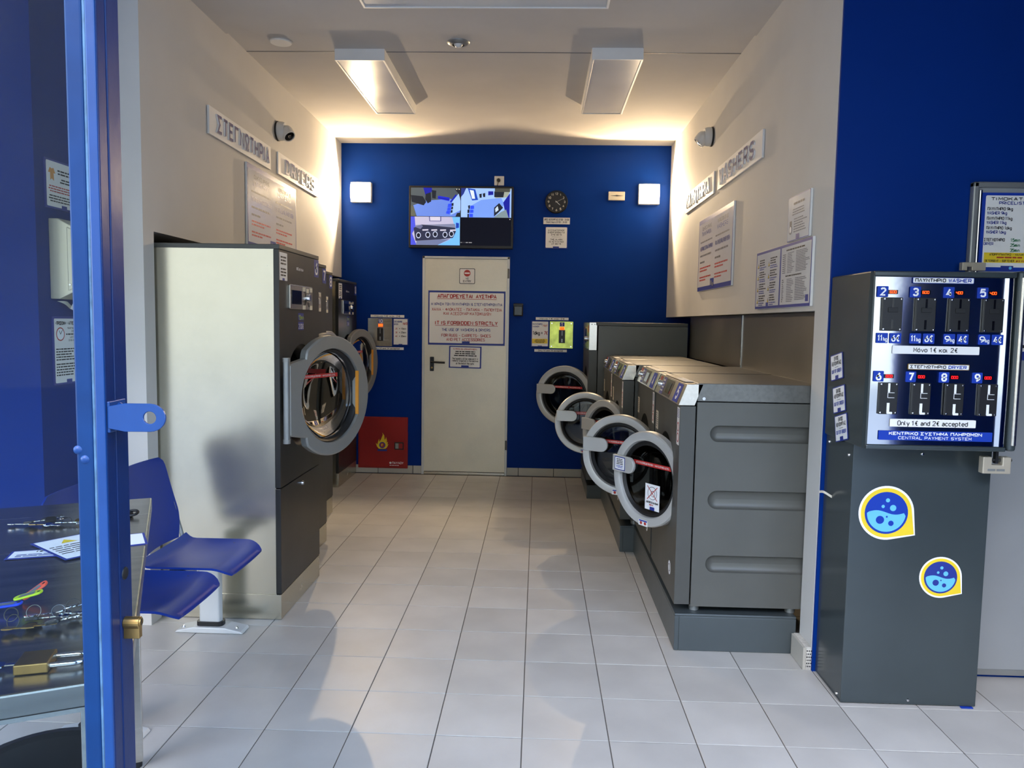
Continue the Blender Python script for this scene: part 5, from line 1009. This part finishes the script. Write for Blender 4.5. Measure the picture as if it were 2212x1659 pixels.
for k, (g_, e_, pr) in enumerate((('ΠΛΥΝΤΗΡΙΟ 9kg', 'WASHER 9kg', '4€'), ('ΠΛΥΝΤΗΡΙΟ 11kg', 'WASHER 11kg', '6€'), ('ΠΛΥΝΤΗΡΙΟ 16kg', 'WASHER 16kg', '7€'))):
    y_ = 0.240 - k * .0375; text(pl_, g_, (0.022, y_, 0.122, y_ + .013), 'print_black', .17, align='fit'); text(pl_, e_, (0.022, y_ - .0165, 0.100, y_ - .0035), 'print_blue', .17, align='fit'); text(pl_, pr, (0.180, y_ - .004, 0.204, y_ + .010), 'print_red', .17, align='fit')
text(pl_, 'ΣΤΕΓΝΩΤΗΡΙΟ', (0.016, 0.118, 0.098, 0.131), 'print_black', .17, align='fit'); text(pl_, 'DRYER', (0.016, 0.103, 0.054, 0.115), 'print_blue', .17, align='fit')
for k, (mn, pr) in enumerate((('15min', '2€'), ('25min', '3€'), ('35min', '4€'))): text(pl_, mn, (0.120, 0.117 - k * .020, 0.158, 0.131 - k * .020), 'print_green', .17, align='fit'); text(pl_, pr, (0.176, 0.117 - k * .020, 0.196, 0.131 - k * .020), 'print_red', .17, align='fit')
patch(pl_, 'yellow_panel', [rc(.020, .034, .290, .074)], 'print_yellow', .0008); text(pl_, 'ΑΠΟΡΡΥΠΑΝΤΙΚΟ + ΜΑΛΑΚΤΙΚΟ'.replace('+', '-'), (.040, .062, .200, .071), 'print_black', .17, align='fit', z=.0014); bars(pl_, (.070, .051, .170, .059), 1, 'print_red', .7, z=.0014, lens=[1]); text(pl_, 'DETERGENT - SOFTENER', (.024, .037, .140, .046), 'print_black', .17, align='fit', z=.0014); text(pl_, 'are included', (.146, .037, .208, .047), 'print_red', .15, align='fit', z=.0014); patch(pl_, 'logo', [rc(.088, .002, .138, .022)], 'print_blue', .0012); patch(pl_, 'logo_mark', [disc(.126, .013, .006, 12)], 'sky_water', .0016)
rs = board('forbid_sign', 'white sign with a red ring on the grey door beside the terminal', 'sign', (1.93, 3.1675, 1.335), BX, 0.26, 0.28, 0.003, 'paper')
patch(rs, 'ring', [disc(0.13, 0.175, 0.098, 36)], 'print_red', .0005); patch(rs, 'ring_core', [disc(0.13, 0.175, 0.074, 32)], 'paper', .0009); patch(rs, 'figure', [disc(0.13, 0.185, 0.045, 20)], 'print_black', .0012); patch(rs, 'blue_foot', [rc(0, 0, .26, .035)], 'print_blue', .0006); bars(rs, (.02, .045, .24, .066), 1, 'print_black', .6)
mbr = MB(); ribbon(mbr, [(0.068, 0.237), (0.192, 0.113)], 0.022, 0.0045, 0); obj('ring_bar', mbr, 'print_red', rs, fix=False)

# ------------------------------------------------------------------ reveal on the left: notices, towel dispenser
XN = -2.0995
n1 = board('lost_items_notice', 'white landscape notice above the steel towel dispenser', 'sign', (XN, 3.225, 1.911), (0, 1, 0), 0.228, 0.208, 0.005, 'print_blue')
patch(n1, 'face', [rrect(0.010, 0.008, 0.224, 0.200, 0.006)], 'paper', .0004); patch(n1, 'shirt_picture', [[(.022, .150), (.034, .172), (.046, .168), (.060, .172), (.072, .150), (.060, .150), (.062, .118), (.046, .126), (.036, .118), (.036, .150)]], 'print_orange', .0008)
bars(n1, (.085, .146, .215, .172), 2, 'print_black', .5, align='c', lens=[.98, .95]); bars(n1, (.095, .112, .210, .136), 2, 'print_black', .5, align='c'); bars(n1, (.022, .068, .21, .100), 3, 'print_red', .45, align='c', lens=[.95, 1, .9]); bars(n1, (.022, .026, .21, .060), 3, 'print_black', .45, align='c', lens=[.95, 1, .9]); patch(n1, 'logo', [rc(.110, .0, .148, .020)], 'print_blue', .0008)
n2 = board('closing_notice', 'white portrait notice with a clock drawing below the towel dispenser', 'sign', (XN, 3.246, 1.149), (0, 1, 0), 0.208, 0.300, 0.005, 'print_blue')
patch(n2, 'face', [rrect(0.010, 0.008, 0.204, 0.290, 0.006)], 'paper', .0004); text(n2, '-ΠΡΟΣΟΧΗ- -ATTENTION-', (.016, .262, .198, .278), 'print_black', .2, align='fit'); patch(n2, 'clock_ring', [disc(.052, .222, .030)], 'print_red', .0008); patch(n2, 'clock_face', [disc(.052, .222, .025)], 'print_white', .0011)
mbh = MB(); ribbon(mbh, [(.042, .238), (.052, .222), (.066, .240)], .003, .0065, 0); obj('clock_hands', mbh, 'print_black', n2, fix=False)
for k, t_ in enumerate(('ΤΕΛΕΥΤΑΙΑ ΠΛΥΣΗ', '22.00', '(11.00 το βράδυ)', 'LAST WASH', '22.00 AT NIGHT')):
    if k != 2: text(n2, t_, (.092, .244 - k * .0135, .196, .252 - k * .0135), 'print_black', .18)
    else: bars(n2, (.092, .216, .19, .226), 1, 'print_black', .6)
bars(n2, (.018, .104, .196, .162), 5, 'print_black', .45); bars(n2, (.018, .036, .196, .096), 5, 'print_black', .45); patch(n2, 'logo', [rc(.088, .0, .128, .022)], 'print_blue', .0008)
td = thing('towel_dispenser', 'steel paper towel dispenser on the dark blue reveal at left', 'dispenser', (-2.05, 3.34, 1.52))
obj('case', MB().prism([(-2.099, 1.866), (-2.060, 1.866), (-1.982, 1.826), (-1.978, 1.562), (-2.060, 1.524), (-2.099, 1.524)], 3.246, 3.43, 'y'), 'dispenser_steel', td, keep=1, bev=0.003); obj('front_lid', MB().prism([(-2.02, 1.832), (-1.979, 1.812), (-1.974, 1.578), (-2.02, 1.558)], 3.243, 3.434, 'y'), 'dispenser_steel', td, keep=1, bev=0.004); obj('lock', MB().lathe([(0, -0.004), (0.004, -0.004), (0.005, 0)], 10, (-2.008, 3.243, 1.585), 'y'), 'chrome', td, keep=1)
tw = obj('paper_towel', MB().sheet(lambda u, v: ((-2.086 + .11 * u + .012 * math.sin(v * 5), 3.27 + .13 * v + .02 * math.sin(u * 6), 1.530 - .085 * math.sin(PI * min(1, u * .9 + .12)) * (.5 + .5 * v) + .006 * math.sin(u * 9 + v * 4)), (.2, -.8, .3)), 14, 10, .0015), 'tissue', smooth=80); tag(tw, 'crumpled white paper towel hanging out of the steel dispenser', 'paper towel')

# ------------------------------------------------------------------ steel table, what lies on it and the bin below
TB = Vector((-0.677, 1.224, 0.0)); th_ = math.radians(25.66)
tb = thing('steel_table', 'stainless steel folding table behind the glass door', 'table', TB, th_)
obj('table_top', MB().box(-0.56, 0.0, 0.0, 1.40, 0.808, 0.850), 'table_steel', tb, bev=0.004)
for a, b, n_ in ((-0.06, 1.262, 1), (-0.50, 1.262, 1), (-0.06, 0.10, 1), (-0.50, 0.10, 1)):
    l_ = obj('leg', MB().box(a - 0.022, a + 0.022, b - 0.022, b + 0.022, 0.022, 0.808), 'stainless', tb, bev=0.003); obj('foot', MB().cyl((a, b, 0.001), 0.020, 0.024, 14), 'black_plastic', l_)
obj('apron', MB().box(-0.50, -0.06, 0.09, 0.11, 0.76, 0.808), 'stainless', tb); obj('apron', MB().box(-0.50, -0.06, 1.252, 1.272, 0.76, 0.808), 'stainless', tb)
ZT = 0.8505
bn = thing('waste_bin', 'black round waste bin under the steel table', 'bin', (-1.13, 1.66, 0))
obj('bucket', MB().lathe([(0, 0.002), (0.125, 0.002), (0.165, 0.40), (0.160, 0.40), (0.12, 0.012), (0, 0.012)], 36, (-1.13, 1.66, 0)), 'black_plastic', bn, keep=1, smooth=40); obj('rim', MB().lathe([(0.159, 0.398), (0.175, 0.398), (0.175, 0.412), (0.159, 0.412), (0.159, 0.398)], 36, (-1.13, 1.66, 0)), 'black_plastic', bn, keep=1, smooth=40)
def key_mesh(L=0.030, r=0.011):
    mb = MB(); mb.prism(rrect(-r, -r, r, r, r * .7), 0, .0022); p = [(r * .9, -.0038), (r + L * .25, -.0038), (r + L * .33, -.0018), (r + L * .45, -.0036), (r + L * .58, -.0016), (r + L * .72, -.0034), (r + L * .86, -.0020), (r + L, .0), (r + L * .94, .0036), (r * .9, .0038)]
    mb.prism(p, .0003, .0019); return mb
def bunch(label, cx, cy, keys, rings, tags):
    t_ = thing('key_bunch', label, 'keys', (cx, cy, ZT), 0, 'bunches of keys on the steel table')
    for (dx, dy, dz, ang, tilt, L, m) in keys:
        k_ = obj('key', key_mesh(L), 'chrome' if m != 'brass' else 'brass', t_, loc=(dx, dy, dz + .004), rot=(.35 * math.sin(dx * 90), -abs(tilt) * 1.6, ang))
        if m == 'black': obj('key_cap', MB().prism(rrect(-.015, -.012, .013, .012, .008), -.0022, .0046), 'black_plastic', k_, bev=.0015)
    for (dx, dy, dz, r_, rot) in rings: dz += .004; obj('split_ring', MB().tube([(r_ * math.cos(a), r_ * math.sin(a), .0012 * math.sin(a * .5)) for a in [2 * PI * i / 28 for i in range(28)]], 0.0009, 6, True), 'steel_dark', t_, loc=(dx, dy, dz), rot=rot, smooth=60)
    for (dx, dy, dz, ang, tilt, m) in tags:
        dz += .004
        g_ = obj('key_tag', MB().prism(rrect(-.027, -.013, .027, .013, .011), 0, .004), m, t_, loc=(dx, dy, dz), rot=(0, tilt, ang), bev=.001); patch(g_, 'tag_paper', [rrect(-.016, -.008, .013, .008, .001)], 'frame_grey', .0043); obj('tag_hole', MB().prism(disc(.020, 0, .0035, 10), -.0002, .0044), 'black_plastic', g_)
bunch('bunch of keys with red, green and blue tags beside the brass padlock', -0.965, 1.425, [(-.03, .02, .004, .2, -.05, .034, 'steel'), (-.01, .0, .006, -.1, -.1, .036, 'black'), (.03, .035, .003, .4, 0, .034, 'steel'), (.055, .02, .003, .2, -.03, .036, 'steel'), (.0, -.03, .004, .15, -.04, .040, 'brass'), (-.03, -.045, .004, .1, -.02, .036, 'brass'), (.04, -.015, .008, .3, -.12, .034, 'black'), (.012, .045, .010, .25, -.1, .034, 'steel')],
    [(-.055, .0, .014, .013, (1.2, .2, 0)), (-.02, .015, .015, .013, (1.1, -.2, .3)), (-.03, -.03, .013, .013, (1.2, .1, -.2)), (.035, .055, .014, .013, (1.25, .2, .3)), (.02, .03, .012, .012, (1.0, -.2, .5)), (-.085, -.03, .012, .014, (1.1, .1, 0))], [(-.090, .125, .016, .75, -.55, 'tag_red'), (-.078, .085, .020, .35, -.22, 'tag_green'), (-.105, .060, .008, .30, -.08, 'tag_blue')])
bunch('loose bunch of keys with black heads far back on the steel table', -1.415, 2.128, [(-.075, -.03, .002, .1, 0, .036, 'steel'), (-.03, -.02, .006, .0, -.1, .034, 'black'), (.0, .015, .008, .1, -.1, .036, 'black'), (.02, .0, .010, .6, 0, .03, 'black'), (-.01, -.035, .003, .2, 0, .036, 'brass'), (.05, -.01, .003, .3, 0, .036, 'steel'), (.09, .02, .003, .3, 0, .04, 'brass'), (.105, .0, .003, .35, 0, .04, 'steel'), (.03, -.03, .004, -.2, 0, .03, 'steel')], [(.03, .02, .008, .014, (.6, 0, 0)), (.06, .01, .006, .012, (.5, .2, 0))], [])
fb = thing('key_fob', 'black key fob lying on the far right of the steel table', 'key fob', (-1.245, 2.235, ZT))
obj('shell', MB().prism(rrect(-.045, -.018, .030, .018, .014), .001, .013), 'black_plastic', fb, bev=.004); obj('loop', MB().tube([(.030 + .016 * math.cos(a), .016 * math.sin(a), .012 + .004 * math.sin(a)) for a in [2 * PI * i / 18 for i in range(18)]], .004, 8, True), 'rubber', fb, smooth=60)
pd = thing('brass_padlock', 'large brass padlock lying on the front edge of the steel table', 'padlock', (-0.852, 1.246, ZT), 0.32)
obj('body', MB().box(-.026, .026, -.030, .030, .0005, .018), 'brass', pd, bev=.002); obj('shackle', MB().tube([(.026, .019, .009), (.055, .019, .009)] + [(.060 + .019 * math.sin(PI * i / 10), .019 * math.cos(PI * i / 10), .009) for i in range(11)] + [(.055, -.019, .009), (.026, -.019, .009)], .0048, 10), 'chrome', pd, smooth=50); obj('key_blade', MB().box(-.046, -.026, -.0035, .0035, .008, .010), 'chrome', pd); obj('key_bow', MB().prism(rrect(-.072, -.012, -.046, .012, .009), .0078, .0102), 'chrome', pd)
def sheet_(lab, cx, cy, ang, w_, h, z, tri):
    b = obj('warning_card', MB().prism([(-w_ / 2, -h / 2), (w_ / 2, -h / 2), (w_ / 2, h / 2), (-w_ / 2, h / 2)], 0, .0012), 'print_blue', loc=(cx, cy, ZT + z), rot=(0, 0, ang)); tag(b, lab, 'card', 'printed cards on the steel table'); BT[b.name] = .0012
    patch(b, 'face', [rc(-w_ / 2 + .006, -h / 2 + .006, w_ / 2 - .006, h / 2 - .006)], 'print_white', .0003)
    if tri: patch(b, 'warning_triangle', [[(-.02, .045), (.02, .045), (0, .08)]], 'print_yellow', .0006); bars(b, (-w_ * .4, -.06, w_ * .4, .03), 5, 'print_black', .35, z=.0006)
    else: text(b, 'ΠΡΟΣΟΧΗ', (-w_ * .4, h * .15, w_ * .4, h * .35), 'print_black', .18, z=.0006); bars(b, (-w_ * .4, -h * .35, w_ * .4, 0), 2, 'print_blue', .5, z=.0006)
sheet_('white card with yellow triangle on top of the other cards on the steel table', -1.195, 1.925, 0.95, 0.145, 0.21, .003, True); sheet_('white blue edged card under the triangle card, sticking out towards the padlock', -1.225, 1.865, 0.35, 0.19, 0.07, .0014, False); sheet_('white blue edged card at the right end of the card pile', -1.145, 1.965, 0.55, 0.20, 0.12, 0.0, False)

# ------------------------------------------------------------------ row of blue seats on a beam
st = thing('beam_seat_row', 'row of blue plastic seats on a grey beam beside the dryers', 'seating', (-1.45, 2.95, 0))
def seat_fn(y0, y1):
    def fn(u, v):
        x_ = -1.585 + 0.362 * u; yy = y0 + (y1 - y0) * v; e = abs(2 * v - 1)
        k = 1.0 if u < .74 else math.sqrt(max(0.0, 1 - ((u - .74) / .27) ** 2)) * .26 + .74
        yc = (y0 + y1) / 2; yy = yc + (yy - yc) * k
        z = .448 - .020 * math.sin(PI * min(1, u * 1.05)) * (1 - e ** 2.5) + .006 * e ** 3 - (.034 * ((u - .78) / .22) ** 2 if u > .78 else 0) + (.025 * ((.12 - u) / .12) ** 2 if u < .12 else 0)
        return ((x_, yy, z), (.1, 0, 1))
    return fn
def back_fn(y0, y1):
    yc = (y0 + y1) / 2; hw = (y1 - y0) / 2
    def fn(u, v):
        z = .475 + .355 * u; s_ = 2 * v - 1
        k = 1.0 - .07 * max(0, u - .35)
        if u > .84: k *= .80 + .20 * math.sqrt(max(0, 1 - ((u - .84) / .16) ** 2))
        if u < .35: k *= .66 + .34 * math.sin(u / .35 * PI / 2)
        return ((-1.605 - .075 * u - .018 * (1 - s_ * s_) + .02 * (1 - u) ** 2, yc + hw * k * s_, z), (1, 0, .15))
    return fn
for y0, y1 in ((2.955, 3.372), (2.497, 2.918)):
    s_ = obj('seat', MB().sheet(seat_fn(y0, y1), 22, 18, .009), 'seat_blue', st, keep=1, smooth=60); obj('backrest', MB().sheet(back_fn(y0, y1), 18, 18, .008), 'seat_blue', st, keep=1, smooth=60)
    for yy in (y0 + .012, y1 - .012): obj('rod', MB().tube([(-1.36, yy, .418), (-1.545, yy, .420), (-1.580, yy, .430), (-1.596, yy, .460), (-1.612, yy, .52), (-1.640, yy, .62)], .0095, 10), 'frame_grey', st, keep=1, smooth=50)
    for xx in (-1.53, -1.35): obj('bolt', MB().cyl((xx, y1 - .03, .440), .006, .006, 8), 'black_plastic', st, keep=1)
obj('beam', MB().box(-1.505, -1.435, 2.46, 3.46, .375, .415), 'leg_light', st, keep=1, bev=.006)
for yy in (3.428, 2.505):
    p_ = obj('post', MB().prism([(-1.545 + .0, yy - .02), (-1.455, yy - .02), (-1.445, yy), (-1.455, yy + .02), (-1.545, yy + .02), (-1.555, yy)], .035, .40, 'z'), 'leg_light', st, keep=1, bev=.006)
    obj('post_collar', MB().prism(rrect(-1.562, yy - .028, -1.438, yy + .028, .02), .026, .048, 'z'), 'black_plastic', st, keep=1)
    mb = MB(); mb.prism([(-1.655, .001), (-1.335, .001), (-1.345, .012), (-1.42, .028), (-1.57, .028), (-1.645, .012)], yy - .045, yy + .045, 'y'); obj('foot_plate', mb, 'leg_light', st, keep=1, bev=.004)
    for xx in (-1.625, -1.375): obj('floor_bolt', MB().lathe([(0, .026), (.006, .024), (.009, .016)], 10, (xx, yy - .012, 0)), 'chrome', st, keep=1, smooth=50)

# ------------------------------------------------------------------ door_1: blue steel and glass shop door, standing next to the camera
az = math.radians(4.0); DM = Vector((-0.575, 1.0, 0.0))
d1 = struct('door_1', MB().prism([(-.0335, 0), (-.0335, .060), (0, .060), (0, .026), (-.0012, .025), (-.0012, .021), (0, .020), (0, 0)], 0.02, 2.45, 'z'), 'door_blue_deep', loc=DM, rot=(0, 0, az), bev=.0025)
d1['label'] = 'blue steel framed glass shop door at the left edge'
obj('stile_face', MB().box(-.0135, -.0005, -.004, .001, .02, 2.45), 'door_blue', d1, bev=.002); obj('glazing_bead', MB().box(-.040, -.0175, -.003, .012, .02, 2.45), 'bead_blue', d1, bev=.003); obj('putty_line', MB().box(-.0180, -.0140, -.0015, .004, .02, 2.45), 'bead_worn', d1, bev=.001)
obj('stile', MB().box(-.95, -.91, 0, .06, .02, 2.45), 'door_blue_deep', d1, bev=.003); obj('rail', MB().box(-.91, -.0335, 0, .06, 2.38, 2.45), 'door_blue_deep', d1, bev=.003); obj('rail', MB().box(-.91, -.0335, 0, .06, .02, .24), 'door_blue_deep', d1, bev=.003)
obj('pane', MB().box(-.912, -.034, .016, .022, .238, 2.382), 'pane_glass', d1)
hk = obj('hasp', MB().box(.0, .004, .000, .046, 1.298, 1.340), 'door_blue', d1, bev=.001)
pp_ = rrect(.002, 1.300, .078, 1.338, .018, 8); pp_ = [(.002, 1.338), (.060, 1.338)] + [(.060 + .019 * math.sin(PI * i / 12), 1.319 + .019 * math.cos(PI * i / 12)) for i in range(1, 12)] + [(.060, 1.300), (.002, 1.300)]
mb = MB(); n = 24; hole = [(.057 + .0085 * math.cos(2 * PI * i / n), 1.319 + .0085 * math.sin(2 * PI * i / n)) for i in range(n)]; outer = []
for i in range(n):
    a = 2 * PI * i / n; c_, s_ = math.cos(a), math.sin(a)
    if c_ > 0: k = .019 / max(abs(s_), 1e-6) if False else .021; outer.append((.057 + k * c_, 1.319 + .019 * s_))
    else: k = min(.055 / max(-c_, 1e-6), .019 / max(abs(s_), 1e-6)); outer.append((.057 + k * c_, 1.319 + k * s_))
for i_ in (i for i in range(n)): pass
vs = [(p[0], 0, p[1]) for p in outer] + [(p[0], 0, p[1]) for p in hole] + [(p[0], .004, p[1]) for p in outer] + [(p[0], .004, p[1]) for p in hole]; fs = []
for i in range(n):
    j = (i + 1) % n; fs += [(i, j, n + j, n + i), (2 * n + j, 2 * n + i, 3 * n + i, 3 * n + j), (n + i, n + j, 3 * n + j, 3 * n + i), (j, i, 2 * n + i, 2 * n + j)]
obj('hasp_tongue', mb.add(vs, fs), 'door_blue', hk, loc=(0, -.002, 0), bev=.0006, seg=1)
for z_, y_ in ((1.329, .028), (1.308, .020)): obj('rivet', MB().lathe([(0, .0095), (.005, .0085), (.008, .004)], 14, (0, y_, z_), 'x'), 'door_blue', hk, smooth=60)
cyp = [(.0085 * math.sin(a), .0085 * math.cos(a)) for a in [-2.5 + 5.0 * i / 14 for i in range(15)]] + [(.005, -.022), (-.005, -.022)]
cy_ = obj('lock_cylinder', MB().prism([(.036 + p[0], 1.022 + p[1]) for p in cyp], 0, .022, 'x'), 'brass', d1, bev=.0008); obj('key_plug', MB().lathe([(0, .0235), (.0055, .0235), (.006, .021)], 16, (0, .036, 1.023), 'x'), 'brass', cy_, smooth=40); obj('key_slot', MB().box(.0232, .024, .0352, .0368, 1.0185, 1.0275), 'rubber', cy_)
obj('bolt_hole', MB().lathe([(0, .0006), (.0068, .0006), (.0085, .0012), (.0092, 0)], 20, (0, .040, 1.092), 'x'), 'rubber', d1, smooth=40)
obj('bead_screw', MB().lathe([(0, -.006), (.004, -.005), (.006, -.003)], 12, (-.029, 0, 1.262), 'y'), 'door_blue', d1, smooth=50); obj('bead_screw', MB().lathe([(0, -.006), (.004, -.005), (.006, -.003)], 12, (-.038, 0, 1.275), 'y'), 'door_blue', d1, smooth=50)
